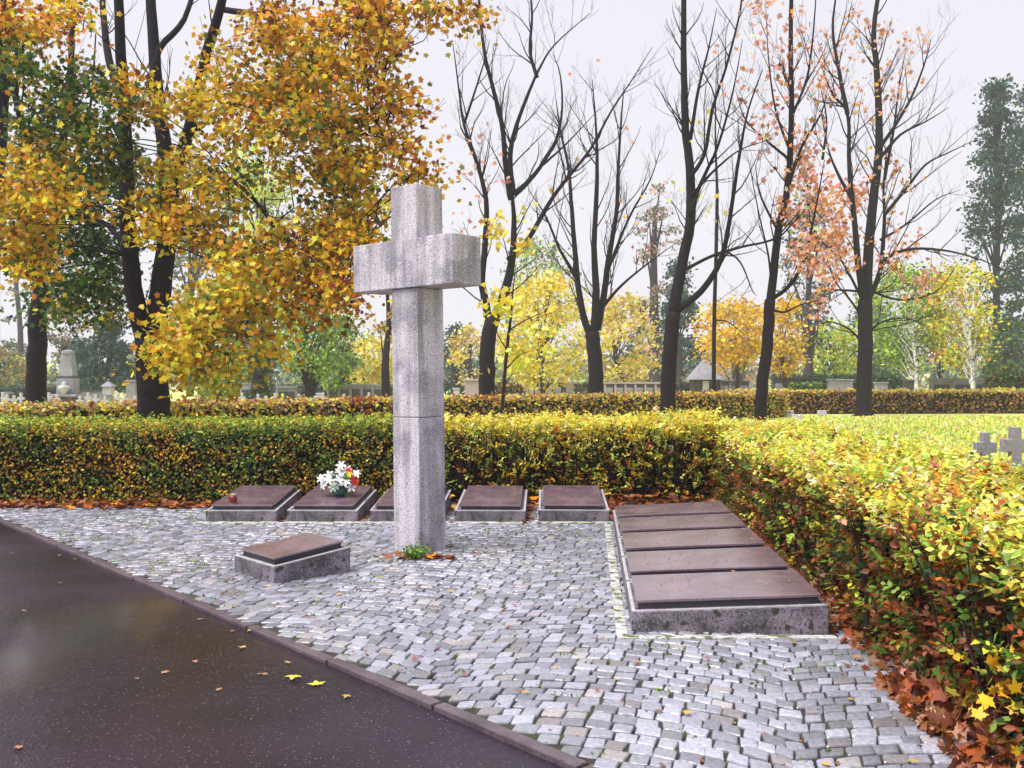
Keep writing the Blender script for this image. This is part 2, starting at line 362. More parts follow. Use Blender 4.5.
# ------------------------------------------------------------ stone slabs
TX = np.array([1, 0.0]) ; 
def wedge(P, hf, hb, mat, name, parent, bevel=.006):
    """P: four ground corners, front-left, front-right, back-right, back-left; heights rise to the back"""
    mb = MB(); H = [hf, hf, hb, hb]
    mb.hexa([(x, y, -.03) for x, y in P], [(x, y, h) for (x, y), h in zip(P, H)])
    return mb.build(name, M[mat], parent, bevel=bevel)
def grave(loc, ang, wid, dep, hf, hb, label, seed, group):
    """local frame: x across the slab, y from its low foot to its raised head"""
    e = empty('grave_slab', (loc[0], loc[1], 0), ang); tag(e, label, 'grave slab', group)
    rd = random.Random(seed); W = wid / 2
    blk = wedge([(-W, 0), (W, 0), (W, dep), (-W, dep)], hf, hb, 'block', 'base_block', e, .007)
    sl = (hb - hf) / dep; dz = rd.uniform(-.002, .002)
    i = .048; j = .068; mb = MB(); q = [(-W + j, i), (W - j, i), (W - j, dep - i), (-W + j, dep - i)]
    mb.hexa([(x, y, hf + sl * y + .001) for x, y in q], [(x, y, hf + sl * y + .042) for x, y in q])
    mb.build('shadow_band', M['tomb_dark'], blk)  # dark band painting the shadow line beneath the plate
    i = .035; j = .055; mb = MB(); q = [(-W + j, i), (W - j, i), (W - j, dep - i), (-W + j, dep - i)]
    mb.hexa([(x, y, hf + sl * y + .041) for x, y in q], [(x, y, hf + sl * y + .058 + dz) for x, y in q])
    mb.build('top_plate', M['plate'], e, bevel=.003)
    i0_, i1_ = .002, .024; mb = MB()
    for q in ([(-W + i0_, .002), (W - i0_, .002), (W - i1_, .024), (-W + i1_, .024)], [(-W + i0_, .004), (-W + i1_, .026), (-W + i1_, dep - .03), (-W + i0_, dep - .01)], [(W - i1_, .026), (W - i0_, .004), (W - i0_, dep - .01), (W - i1_, dep - .03)]):
        mb.hexa([(x, y, hf + sl * y - .01) for x, y in q], [(x, y, hf + sl * y + .005) for x, y in q])
    mb.build('rim', M['rim'], blk)
    return e
YB = 10.55
back = [(241, 'leftmost grave slab of the back row, with a small red lantern on its front edge'),
        (322, 'second grave slab of the back row, carrying the white flower bouquet'),
        (405, 'grave slab of the back row partly hidden behind the tall stone cross'),
        (490, 'grave slab of the back row just right of the stone cross, clean plum top'),
        (574, 'rightmost grave slab of the back row, beside the stepped group of five')]
slabs = {}
for i, (px, lab) in enumerate(back):
    X = (px - CX) / F * YB
    slabs[i] = grave((X, YB + random.uniform(-.02, .02)), R(-2) * (1 if i else 0) , .79, 1.24, .125, .215, lab, i, 'grave slabs in the back row before the hedge')
names = ['nearest', 'second nearest', 'middle', 'second farthest', 'farthest']
extra = ['with the tall mossy front face', 'with a pale fleck of leaf near its middle', 'with tiny leaf scraps at its hedge end', 'narrow in view', 'touching the back hedge']
for k in range(5):
    y0 = 5.98 + .935 * k; x0 = .755 + AX * (y0 - 5.98)
    # across direction of this slab is the row axis; low foot at the left, head at the hedge
    ax = math.atan2(1, AX)                     # direction of the row axis
    e = grave((0, 0), 0, .88, 1.22, .12, .185, names[k] + ' of the five stepped grave slabs by the right hedge, ' + extra[k], 20 + k, 'stepped grave slabs beside the right hedge')
    # local y -> world +x (slightly down), local x -> world -axis
    e.rotation_euler[2] = ax - math.pi + 0.0
    cxl = np.array([x0, y0]) + np.array([AX, 1]) * .46
    e.location = (cxl[0], cxl[1], 0)
# lone small slab
L_ = np.array([-2.30, 7.86]); F_ = np.array([-1.85, 7.37])
mid = (L_ + F_) / 2; v_ = F_ - L_; 
e = grave(mid, math.atan2(v_[1], v_[0]), np.linalg.norm(v_), .70, .13, .2, 'small low grave slab standing alone on the cobbles left of the cross', 40, None)
# pale footing strips along the slabs
def strip(P, zt, name='footing_strip'):
    mb = MB(); mb.hexa([(x, y, -.05) for x, y in P], [(x, y, zt) for x, y in P]); return tag(mb.build(name, M['strip'], bevel=.004), kind='structure')
strip([(-3.5, 10.40), (1.12, 10.40), (1.12, 10.53), (-3.5, 10.53)], .009)
strip([(.65, 5.9), (.72, 5.9), (1.08, 10.38), (1.01, 10.38)], .005)
strip([(.65, 5.82), (2.0, 5.82), (2.0, 5.89), (.65, 5.89)], .006)

# ------------------------------------------------------------ the tall cross
ca, sa = math.cos(R(140.5)), math.sin(R(140.5)); AV = np.array([ca, sa]); BV = np.array([-sa, ca]) * -1
BV = np.array([math.cos(R(50.5)), math.sin(R(50.5))])
NC = np.array([-.832, 8.59])
cr_ = empty('stone_cross', (NC[0] + (AV[0] + BV[0]) * .17, NC[1] + (AV[1] + BV[1]) * .17, 0))
tag(cr_, 'tall pale granite cross rising from the cobbles in the middle of the square', 'cross')
cb = np.array([*cr_.location])
def crossbox(a0, a1, b0, b1, z0, z1, name):
    P = [NC + AV * a + BV * b_ for a, b_ in ((a0, b0), (a0, b1), (a1, b1), (a1, b0))]
    mb = MB(); mb.hexa([(x, y, z0) for x, y in P], [(x, y, z1) for x, y in P])
    o = mb.build(name, M['granite'], cr_, bevel=.007, base=cb)
    return o
crossbox(0, .34, 0, .34, -.05, 1.238, 'base_block')
crossbox(.001, .339, .001, .339, 1.243, 2.42, 'shaft')
crossbox(-.465, .835, -.028, .345, 2.423, 2.865, 'crossbar')
crossbox(.001, .339, .001, .339, 2.868, 3.362, 'head_block')
cr_.rotation_euler = (0, R(-.55), 0)

# ------------------------------------------------------------ hedges
def stems_into(mb, n, fn, h, leg, r=.006, spread=.25):
    for _ in range(n):
        x, y = fn(); p = np.array([x, y, -.05]); tops = []
        for _b in range(random.randint(2, 4)):
            q = p + np.array([random.gauss(0, spread * .35), random.gauss(0, spread * .35), 0])
            P = [p + np.array([random.gauss(0, .03), random.gauss(0, .03), 0]), (p + q) / 2 + [0, 0, h * .35], q + [random.gauss(0, .04), random.gauss(0, .04), h * .7], q + [random.gauss(0, .1), random.gauss(0, .1), h * random.uniform(.85, 1.05)]]
            mb.tube(P, [r * 1.5, r * 1.2, r * .8, r * .3], 4, cap=False)

def hedge(name, label, path, width, h, nleaf, lsize, kind, palfn, face_density=1.0, leg=.0, nstem=60, core_in=.3, side=1, sprays=False, group=None, core_h=.85, rough_=.07, stem_r=.006, top_h_var=.05):
    """path: inner foot line; the hedge lies to its left (side=1) or right (side=-1)"""
    path = np.array(path, float); seg = np.diff(path, axis=0); sl = np.linalg.norm(seg, axis=1); cum = np.concatenate([[0], np.cumsum(sl)]); Lt = cum[-1]
    # vertex normals, mitred
    sn = np.stack([-seg[:, 1], seg[:, 0]], 1) / sl[:, None] * side
    vn = np.concatenate([[sn[0]], (sn[:-1] + sn[1:]) / 2, [sn[-1]]]); vn /= (vn ** 2).sum(1)[:, None] ** .5
    def xy(s, u):
        i = np.clip(np.searchsorted(cum, s, side='right') - 1, 0, len(sl) - 1); t = ((s - cum[i]) / sl[i])[:, None]
        p = path[i] * (1 - t) + path[i + 1] * t; nv = vn[i] * (1 - t) + vn[i + 1] * t
        return p + nv * u[:, None], nv, seg[i] / sl[i][:, None]
    loc = np.array([*path.mean(0), 0]); e = empty(name, loc); tag(e, label, 'hedge', group)
    At = Lt * width; Af = Lt * h * face_density; Ab = Lt * h * .45; Ae = width * h * 1.2
    tot = At + Af + Ab + Ae; n = nleaf
    P = []; Nn = []
    def shell(k, fn):
        p, nv = fn(k); P.append(p); Nn.append(nv)
    dpt = lambda k: np.minimum(rng.exponential(.085, k), .38)
    def ftop(k):
        s = rng.uniform(0, Lt, k); u = rng.uniform(0, width, k); q, nv, tv = xy(s, u)
        z = h + noise(np.c_[q, q[:, 0]], .5) * top_h_var - dpt(k) * .8 + rng.normal(0, .015, k)
        edge = np.minimum(u, width - u); z -= np.clip(.14 - edge, 0, 1) * .45
        return np.c_[q, z], np.tile([0, 0, 1.0], (k, 1))
    def fside(k, front=True):
        s = rng.uniform(0, Lt, k)
        z = h * (rng.uniform(0, 1, k) ** (1 - leg * .55)) + .0
        base = rng.uniform(0, 1, k) < leg
        u = dpt(k) * (1 + leg); q0, _, _ = xy(s, u)
        u = u + noise(np.c_[q0, z], .35) * rough_ + leg * .16 * np.clip(1 - z / h, 0, 1)
        if not front: u = width - u
        q, nv, tv = xy(s, u)
        return np.c_[q, z - .02], np.c_[nv * (-1 if front else 1), np.full(k, .25)]
    def fend(k):
        u = rng.uniform(0, width, k); a = rng.integers(0, 2, k); s = np.where(a == 0, dpt(k), Lt - dpt(k))
        q, nv, tv = xy(s, u); return np.c_[q, rng.uniform(0, h, k)], np.c_[tv * np.where(a == 0, -1, 1)[:, None], np.full(k, .2)]
    for A_, fn in ((At, ftop), (Af, fside), (Ab, lambda k: fside(k, False)), (Ae, fend)):
        shell(max(10, int(n * A_ / tot)), fn)
    P = np.concatenate(P); Nn = np.concatenate(Nn); k = len(P)
    if sprays:
        m_ = 7; dv = norm(Nn * .8 + rng.normal(0, .55, (k, 3)) + [0, 0, .45]); upn = norm(np.array([0, 0, 1.0]) + rng.normal(0, .45, (k, 3)) + Nn * .25)
        sd_ = norm(np.cross(dv, upn)); C = []; D = []; NN = []; CC = []
        base = palfn(P, Nn, k)
        for j in range(m_):
            t = (j // 2 + .3) / 3.2; sg = 1 if j % 2 else -1
            if j == m_ - 1: sg = 0
            C.append(P + dv * (lsize * 2.1 * (t - .6))[:, None] if np.ndim(lsize) else P + dv * lsize * 2.1 * (t - .6))
            D.append(norm(dv * .55 + sd_ * sg + rng.normal(0, .2, (k, 3)))); NN.append(norm(upn + rng.normal(0, .3, (k, 3)))); CC.append(np.clip(base * rng.uniform(.8, 1.2, (k, 1)), 0, .95))
        keep = rng.uniform(0, 1, k * m_) < .85
        C, D, NN, CC = [np.concatenate(q)[keep] for q in (C, D, NN, CC)]
        szs = lsize * rng.uniform(.6, 1.2, len(C))
        leaf_mesh('foliage', C, szs, CC, kind, NN, D, parent=e, base=loc)
    else:
        nr = norm(Nn + rng.normal(0, .7, (k, 3)) + [0, 0, .35])
        leaf_mesh('foliage', P, lsize * rng.uniform(.7, 1.25, k), palfn(P, Nn, k), kind, nr, parent=e, base=loc)
    # stems
    mb = MB()
    def rxy():
        s = np.array([random.uniform(0, Lt)]); u = np.array([random.uniform(.06, width * .8) if random.random() < .4 else random.uniform(.12, .45)]); return xy(s, u)[0][0]
    stems_into(mb, nstem, rxy, h, leg, stem_r)
    mb.build('stems', M['twig'], e, base=loc)
    # solid core for the inner twigs, gap shade put into its near-black colour
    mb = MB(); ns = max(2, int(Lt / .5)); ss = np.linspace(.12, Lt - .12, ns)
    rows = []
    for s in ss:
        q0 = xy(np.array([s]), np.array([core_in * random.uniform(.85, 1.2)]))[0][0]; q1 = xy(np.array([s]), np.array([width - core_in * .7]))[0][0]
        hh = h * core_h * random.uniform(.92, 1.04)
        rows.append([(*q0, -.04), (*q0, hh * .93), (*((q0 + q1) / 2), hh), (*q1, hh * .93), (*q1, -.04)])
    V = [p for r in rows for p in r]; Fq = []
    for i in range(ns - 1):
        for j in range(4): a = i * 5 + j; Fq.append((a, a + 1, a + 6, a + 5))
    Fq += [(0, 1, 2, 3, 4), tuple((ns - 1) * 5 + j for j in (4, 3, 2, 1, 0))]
    mb.add(V, Fq); mb.build('shaded_twig_core', M['core'], e, base=loc)
    return e

def mixpal(P, sc, lo, hi, thr=0.0, soft=.5):
    """mix two palettes by position noise"""
    k = len(P); t = noise(P, sc) + rng.normal(0, soft, k) > thr
    return np.where(t[:, None], hi, lo)
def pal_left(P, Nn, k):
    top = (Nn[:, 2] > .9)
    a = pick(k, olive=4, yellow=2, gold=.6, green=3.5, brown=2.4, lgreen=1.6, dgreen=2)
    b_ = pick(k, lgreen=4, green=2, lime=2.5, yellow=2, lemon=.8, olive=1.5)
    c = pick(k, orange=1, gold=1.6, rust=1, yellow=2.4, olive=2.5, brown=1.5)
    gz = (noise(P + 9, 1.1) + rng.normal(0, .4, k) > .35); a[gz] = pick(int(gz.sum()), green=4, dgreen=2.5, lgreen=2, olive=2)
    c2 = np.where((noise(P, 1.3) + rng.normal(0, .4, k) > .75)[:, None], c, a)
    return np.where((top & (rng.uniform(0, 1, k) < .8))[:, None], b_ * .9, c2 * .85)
hedge('hedge', 'long trimmed olive and yellow hedge along the back left edge of the cobbles',
      [(-9.5, 11.95), (-1.05, 12.0)], 1.4, 1.05, 50000, .043, 'oval', pal_left, nstem=140, core_in=.16, group='hedges around the square', side=1, rough_=.05, core_h=.9)
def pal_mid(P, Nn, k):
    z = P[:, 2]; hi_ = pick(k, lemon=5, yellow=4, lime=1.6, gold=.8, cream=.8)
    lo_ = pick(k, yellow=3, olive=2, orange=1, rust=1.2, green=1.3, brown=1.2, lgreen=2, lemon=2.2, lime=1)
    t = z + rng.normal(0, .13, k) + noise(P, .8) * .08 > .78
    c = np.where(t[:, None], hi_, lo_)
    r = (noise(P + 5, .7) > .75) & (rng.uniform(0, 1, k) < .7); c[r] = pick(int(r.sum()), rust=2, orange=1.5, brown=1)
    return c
hedge('hedge', 'leggy yellow hedge with bare stems behind the grave slabs right of the cross',
      [(-1.0, 12.0), (2.72, 12.1)], 1.4, 1.05, 7600, .047, 'oval', pal_mid, leg=.5, nstem=230, core_in=.72, sprays=True, group='hedges around the square', top_h_var=.09, face_density=.85, stem_r=.010, core_h=.5)
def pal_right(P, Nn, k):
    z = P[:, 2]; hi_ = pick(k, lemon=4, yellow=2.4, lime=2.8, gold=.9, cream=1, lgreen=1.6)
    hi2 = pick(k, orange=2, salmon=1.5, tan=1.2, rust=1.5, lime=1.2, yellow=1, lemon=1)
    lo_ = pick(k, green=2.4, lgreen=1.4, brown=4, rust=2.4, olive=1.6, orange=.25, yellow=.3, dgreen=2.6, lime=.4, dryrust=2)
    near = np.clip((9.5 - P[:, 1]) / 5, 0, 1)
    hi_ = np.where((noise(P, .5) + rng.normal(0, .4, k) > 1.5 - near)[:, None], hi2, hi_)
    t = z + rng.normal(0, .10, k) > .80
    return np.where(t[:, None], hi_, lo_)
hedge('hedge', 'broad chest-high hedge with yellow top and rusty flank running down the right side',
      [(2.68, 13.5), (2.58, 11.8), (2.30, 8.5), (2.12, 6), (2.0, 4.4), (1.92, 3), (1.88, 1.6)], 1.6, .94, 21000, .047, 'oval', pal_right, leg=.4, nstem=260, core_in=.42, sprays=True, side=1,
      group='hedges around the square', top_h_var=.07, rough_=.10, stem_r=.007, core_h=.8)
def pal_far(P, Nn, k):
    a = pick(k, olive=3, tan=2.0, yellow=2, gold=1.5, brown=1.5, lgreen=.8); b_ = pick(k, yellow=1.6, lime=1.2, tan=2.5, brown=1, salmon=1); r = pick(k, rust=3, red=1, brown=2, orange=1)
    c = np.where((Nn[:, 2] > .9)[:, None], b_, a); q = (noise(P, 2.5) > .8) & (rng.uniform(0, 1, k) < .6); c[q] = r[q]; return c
hedge('hedge', 'low reddish brown hedge crossing the lawn behind the nearest trees',
      [(-16, 13.2), (-10.2, 19), (-6.5, 23), (-2, 28.5), (3.5, 33), (11.2, 38.4)], 1.2, 1.03, 26000, .12, 'quad', pal_far, nstem=200, core_in=.15, group='hedges across the cemetery lawn', core_h=.93)
hedge('hedge', 'far straight brown hedge at the right end of the lawn',
      [(10, 43.2), (34, 44.5)], 1.2, 1.03, 15000, .13, 'quad', lambda P, Nn, k: np.where((Nn[:, 2] > .9)[:, None], pick(k, yellow=2, tan=2, lime=1.5, gold=1), pick(k, brown=3, tan=2, olive=2, gold=1, rust=1)), nstem=150, core_in=.12, group='hedges across the cemetery lawn', core_h=.93)

# ------------------------------------------------------------ trees
def smooth_line(P, m=4):
    P = np.asarray(P, float)
    Q = np.vstack([2 * P[0] - P[1], P, 2 * P[-1] - P[-2]]); out = []
    for i in range(1, len(Q) - 2):
        for t in np.arange(m) / m:
            a, b_, c, d_ = Q[i - 1:i + 3]
            out.append(.5 * (2 * b_ + (c - a) * t + (2 * a - 5 * b_ + 4 * c - d_) * t * t + (3 * b_ - a - 3 * c + d_) * t ** 3))
    out.append(P[-1]); return np.array(out)
def grow(mb, p0, dr, L, r, lvl, ends, upb=.25, wob=.12, dens=3.0):
    """a limb of length L from p0 along dr, with side shoots"""
    n = 5 if lvl > 0 else 4; P = [p0]; dv = dr
    for i in range(n):
        dv = norm(dv + rng.normal(0, wob, 3) + np.array([0, 0, upb * .3])); P.append(P[-1] + dv * L / n)
    P = np.array(P); rr = np.linspace(r, max(r * .25, .004), n + 1)
    mb.tube(P, rr * (1 if lvl > 1 else .8), 5 if lvl > 1 else 3, cap=False); ends.append((P[-1], lvl)); ends.append((P[-2], lvl))
    if lvl <= 0: return
    for _ in range(max(1, int(dens + rng.normal(0, .7)))):
        t = rng.uniform(.25, .95) * n; i = int(t); q = P[i] * (1 - t + i) + P[min(i + 1, n)] * (t - i)
        tg = norm(P[min(i + 1, n)] - P[i]); sidev = norm(np.cross(tg, rng.normal(size=3)))
        grow(mb, q, norm(tg * .85 + sidev * rng.uniform(.5, .9) + [0, 0, upb]), L * rng.uniform(.35, .62), rr[i] * .55, lvl - 1, ends, upb, wob * 1.1, dens)

def tree(name, label, px, Y, limbs, bark='bark', nsub=(5, 2), twigL=2.2, group=None, jit=.6, upb=.35, twig_r=.022, cat='tree', base_y=None):
    """limbs: list of (pixel polyline, start width px, end width px, kind); the first is the trunk"""
    base = np.array([(px - CX) / F * Y, Y, 0]); e = empty(name, base); tag(e, label, cat, group)
    tk = MB(); br = MB(); ends = []; lines = []
    for li, (pts, w0, w1, *k) in enumerate(limbs):
        off0, off1 = (0, 0) if li == 0 else (k[0] if k else rng.uniform(-jit, jit, 2))
        P = []
        for i, (x, y) in enumerate(pts):
            t = i / (len(pts) - 1); P.append(at(x, y, Y + off1 * t * 1.6))
        if li == 0: P[0][2] = -.1; P.insert(1, P[0] + [0, 0, .35])
        P = smooth_line(P, 4); n = len(P); w1_ = w1 * (.4 if li and pts[-1][1] > 5 else 1); rr = np.linspace(w0, w1_, n) / 2 / F * Y
        P[1:-1] += rng.normal(0, 1, (n - 2, 3)) * rr[1:-1, None] * .05
        if li == 0: rr[:3] *= np.array([1.5, 1.25, 1.1])
        (tk if li == 0 else br).tube(P, rr, 10 if w0 > 8 else 6)
        lines.append((P, rr))
        if li:
            seglen = np.linalg.norm(np.diff(P, axis=0), axis=1).sum(); cnt = int(seglen * nsub[0] / 5)
            for _ in range(cnt):
                t = rng.uniform(.12, 1) ; i = min(int(t * (n - 1)), n - 2); q = P[i]; tg = norm(P[i + 1] - P[i]); sidev = norm(np.cross(tg, rng.normal(size=3)))
                grow(br, q, norm(tg * .8 + sidev * .75 + [0, 0, upb * .6]), twigL * rng.uniform(.4, 1.1) * (1.15 - .5 * t), min(twig_r, rr[i] * .5), nsub[1], ends, upb)
    tko = tk.build('trunk', M[bark], e, smooth=True, base=base)
    if br.n: br.build('branches', M[bark], tko, smooth=True, base=base)
    return e, base, lines, ends

def sparse_leaves(e, base, ends, n, size, region, kind='maple', name='leaves', **pal):
    """leaves hanging at twig ends that fall inside one of the regions (pixel ellipse cx,cy,rx,ry,weight)"""
    E = np.array([q for q, l in ends]); x = CX + E[:, 0] / E[:, 1] * F; y = HZ - (E[:, 2] - EYE) / E[:, 1] * F
    wt = np.full(len(E), .0)
    for cx_, cy_, rx, ry, w_ in region: wt += w_ * (((x - cx_) / rx) ** 2 + ((y - cy_) / ry) ** 2 < 1)
    if wt.sum() == 0: return
    i = rng.choice(len(E), n, p=wt / wt.sum()); P = E[i] + rng.normal(0, 1, (n, 3)) * .22
    leaf_mesh(name, P, size * rng.uniform(.6, 1.2, n), pick(n, **pal), kind, parent=e, base=base)

# --- the big maple on the left
Ym = 18.0
T1 = [([(155, 440), (154, 400), (151, 365), (150, 338)], 37, 27),
      ([(146, 345), (136, 300), (129, 240), (127, 170), (125, 100), (121, 40), (118, -60)], 20, 8, (0, -.4)),
      ([(153, 345), (161, 290), (168, 225), (166, 160), (158, 90), (152, 10), (148, -90)], 24, 8, (0, .5)),
      ([(167, 235), (177, 175), (191, 125), (207, 55), (222, 5), (238, -80)], 15, 7, (0, -.6)),
      ([(186, 140), (220, 112), (255, 100), (283, 92), (310, 80)], 7, 3, (0, -1.4)),
      ([(176, 190), (215, 175), (250, 195), (278, 235), (290, 260)], 6, 2.5, (0, -1.6)),
      ([(222, 10), (270, 20), (320, 60), (352, 98), (378, 125), (398, 155), (410, 190)], 6.5, 2.5, (0, -2.2)),
      ([(150, 90), (160, 50), (185, 20), (200, -30)], 8, 5, (0, .6)),
      ([(128, 180), (95, 150), (60, 130), (20, 120), (-30, 110)], 7, 3, (0, -.9)),
      ([(125, 110), (110, 60), (104, 10), (100, -60)], 9, 5, (0, .9)),
      ([(172, 215), (215, 240), (240, 260), (262, 300)], 5, 2, (0, -1.8)),
      ([(130, 250), (100, 220), (60, 215), (30, 240)], 6, 2, (0, .8))]
e1, b1, lines1, ends1 = tree('maple_tree', 'big forked maple with thick black trunk and golden orange leaves left of the cross', 155, Ym, T1, nsub=(4, 1), twigL=1.6, group='large maples on the left')
def crown(e, base, lines, blobs, size=.115, kind='maple', per=55, sig=.28, twigs=.4, name='leaves', flat=.6):
    LP = np.concatenate([l[0] for l in lines]); C = []; colr = []; tw = MB()
    for cx_, cy_, rx, ry, Yc, ry_d, ncl, pal in blobs:
        for _ in range(ncl):
            while True:
                a = rng.uniform(-1, 1, 3)
                if (a ** 2).sum() < 1: break
            c = at(cx_ + a[0] * rx, cy_ + a[1] * ry, Yc + a[2] * ry_d); k = max(8, int(per * rng.uniform(.5, 1.5)))
            sg = sig * rng.uniform(.7, 1.3)
            pts = c + rng.normal(0, 1, (k, 3)) * [sg, sg, sg * flat]; pts[:, 2] -= ((pts[:, :2] - c[:2]) ** 2).sum(1) * .35
            C.append(pts); dk = rng.uniform(0, 1)
            colr.append(pick(k, **pal) * (.7 + .55 * dk) * rng.uniform(.65, 1.25, (k, 1)))
            if rng.uniform() < twigs:
                dd = ((LP - c) ** 2).sum(1); q = LP[np.argmin(dd)]
                if math.sqrt(dd.min()) < 3.5:
                    m1 = q * .6 + c * .4 + rng.normal(0, .13, 3) + [0, 0, .12]; m2 = q * .25 + c * .75 + rng.normal(0, .12, 3) + [0, 0, .1]
                    tw.tube([q, m1, m2, c + rng.normal(0, .1, 3)], [.018, .013, .009, .005], 4, cap=False)
                    for _t in range(3): tw.tube([m2 * .5 + c * .5, c + rng.normal(0, .25, 3)], [.008, .004], 3, cap=False)
    C = np.concatenate(C); colr = np.clip(np.concatenate(colr), 0, .95)
    leaf_mesh(name, C, size * rng.uniform(.55, 1.2, len(C)), colr, kind, parent=e, base=base, up=.45)
    if tw.n: tw.build('twigs', M['bark'], e, base=base)
    return len(C)
GO = dict(gold=5, orange=2, yellow=4, olive=2.4, rust=.5, green=.8); GY = dict(gold=4, yellow=6, orange=1, olive=1.6, lgreen=1, lemon=1)
GR = dict(green=4, olive=3, dgreen=3, gold=1, yellow=.5); DG = dict(dgreen=5, green=3, olive=1, gold=.2); OR = dict(orange=3, gold=4, rust=1.6, brown=1, yellow=2, olive=1)
blobs1 = [ # cx, cy, rx, ry, Y, depth, clusters, palette
 (145, 85, 25, 40, 15.4, .6, 7, GO), (160, 215, 32, 28, 15, .7, 12, GO), (185, 170, 25, 22, 15.3, .7, 6, GY), (95, 95, 45, 30, 15.5, 1, 12, GR), (60, 130, 50, 35, 15, 1.2, 14, GR),
 (95, 180, 50, 50, 19.3, .8, 30, DG), (40, 185, 45, 40, 14.5, 1, 20, GO), (15, 225, 30, 35, 15, 1, 12, GO), (110, 250, 25, 45, 19.5, .8, 13, DG), (85, 265, 42, 42, 19, 1, 24, DG), (95, 310, 40, 18, 19.2, .8, 11, GR),
 (20, 262, 22, 20, 15, .8, 7, GO), (120, 150, 30, 25, 15.3, .6, 6, GR), (208, 205, 20, 28, 15.2, .8, 8, GO),
 (240, 115, 40, 35, 15.5, 1.2, 16, GO), (290, 110, 50, 40, 15.5, 1.4, 22, GO), (320, 70, 45, 40, 15.5, 1.3, 20, GO), (340, 130, 30, 45, 15.5, 1.2, 15, GO),
 (305, 250, 50, 35, 15, 1.2, 26, GO), (345, 250, 35, 45, 15, 1.2, 18, GO), (325, 275, 50, 28, 15, 1.2, 15, OR), (365, 190, 18, 55, 15.5, 1, 11, GO),
 (245, 290, 38, 32, 14.5, 1, 16, GY), (200, 330, 36, 28, 14.3, .8, 18, GY), (178, 358, 18, 18, 14.2, .6, 9, GY), (212, 375, 20, 10, 14.3, .6, 4, GY), (265, 335, 22, 20, 14.6, .8, 5, GY),
 (225, 245, 30, 25, 15, 1, 8, GO), (400, 110, 16, 45, 15, 1, 9, OR), (412, 165, 16, 32, 15, 1, 7, OR), (388, 40, 25, 40, 15, 1, 9, OR), (400, 8, 50, 16, 15, 1, 9, OR), (465, 8, 20, 10, 15, .6, 3, OR), (322, 310, 35, 14, 15, .8, 4, OR),
 (275, 28, 40, 28, 16, 1.5, 13, OR), (345, 25, 40, 25, 15.5, 1.2, 12, OR), (225, 65, 22, 28, 15.4, 1.2, 5, GO), (200, 100, 30, 22, 15.6, .8, 5, GY),
 (30, 20, 40, 20, 15, 1.2, 11, OR), (80, 10, 30, 16, 16, 1.2, 4, GO), (15, 75, 20, 35, 15, 1, 6, GR), (330, 190, 35, 25, 16.5, 1.2, 6, GR), (235, 165, 28, 22, 17, 1.0, 5, GR), (290, 170, 25, 15, 16, .8, 4, GO),
 (300, -60, 110, 32, 16, 1.5, 12, GO)]
crown(e1, b1, lines1, blobs1, size=.076, per=66, sig=.23)

# --- second dark maple, far left
T2 = [([(36, 408), (36, 370), (38, 320), (42, 285)], 23, 15),
      ([(40, 300), (38, 250), (33, 200), (22, 120), (6, 60), (-10, 0)], 11, 5), ([(42, 290), (52, 240), (60, 190), (66, 120), (72, 60), (76, -20)], 10, 5),
      ([(36, 245), (15, 200), (-5, 150)], 6, 3), ([(58, 200), (80, 160), (92, 100), (97, 30)], 5, 3)]
e2, b2, lines2, ends2 = tree('maple_tree', 'dark trunked maple behind the hedge at the far left edge', 36, 24, T2, nsub=(4, 1), group='large maples on the left')
crown(e2, b2, lines2, [(20, 150, 50, 50, 25, 1, 12, GR), (70, 220, 40, 50, 26, 1, 14, DG), (0, 60, 40, 40, 25, 1, 6, GO), (70, 290, 40, 25, 25, 1.2, 9, DG)], size=.10, per=50, sig=.36)
# a heavy trunk cut by the left frame edge
T0 = [([(-8, 410), (-8, 300), (-4, 200), (2, 120), (6, 40), (12, -60)], 16, 12), ([(2, 110), (30, 60), (60, 40)], 5, 3)]
tree('maple_tree', 'maple whose trunk is cut by the left edge of the picture', -8, 21, T0, nsub=(4, 1), group='large maples on the left')

# --- the bare trees
ROW = 'almost bare trees in a row behind the hedge'
T3 = [([(487, 400), (487, 370), (488, 345), (492, 318)], 18, 15),
      ([(490, 335), (486, 305), (482, 280), (485, 245), (486, 200), (476, 160), (464, 125), (459, 90), (453, 44)], 9, 2),
      ([(492, 325), (503, 298), (512, 262), (514, 225), (512, 193)], 12, 8, (0, .3)),
      ([(511, 200), (506, 170), (502, 125), (492, 85), (484, 50), (479, 0), (476, -40)], 6, 2),
      ([(513, 195), (510, 160), (514, 134), (526, 100), (539, 70), (555, 45), (590, 14)], 6, 1.5),
      ([(537, 78), (530, 52), (532, 15), (528, -25)], 4, 1.5),
      ([(514, 195), (530, 180), (543, 163), (556, 140), (562, 110), (560, 75), (553, 55)], 6, 1.5),
      ([(508, 260), (528, 240), (548, 205), (566, 180), (590, 150), (612, 110), (632, 80), (652, 48)], 6, 1.5, (0, 1.2)),
      ([(464, 125), (474, 95), (485, 60), (490, 40)], 3, 1), ([(543, 165), (560, 150), (580, 130), (600, 108)], 3, 1)]
SPREAD = (9, 2)
e3, b3, l3, en3 = tree('bare_tree', 'bare many-stemmed tree just right of the cross with a few yellow leaves', 487, 33, T3, nsub=SPREAD, twigL=2.4, group=ROW, twig_r=.03)
sparse_leaves(e3, b3, en3, 130, .16, [(505, 240, 30, 40, 1)], lemon=3, yellow=3, gold=.6)
sparse_leaves(e3, b3, en3, 60, .14, [(465, 180, 45, 60, 1)], name='pink_leaves', pink=3, salmon=1)
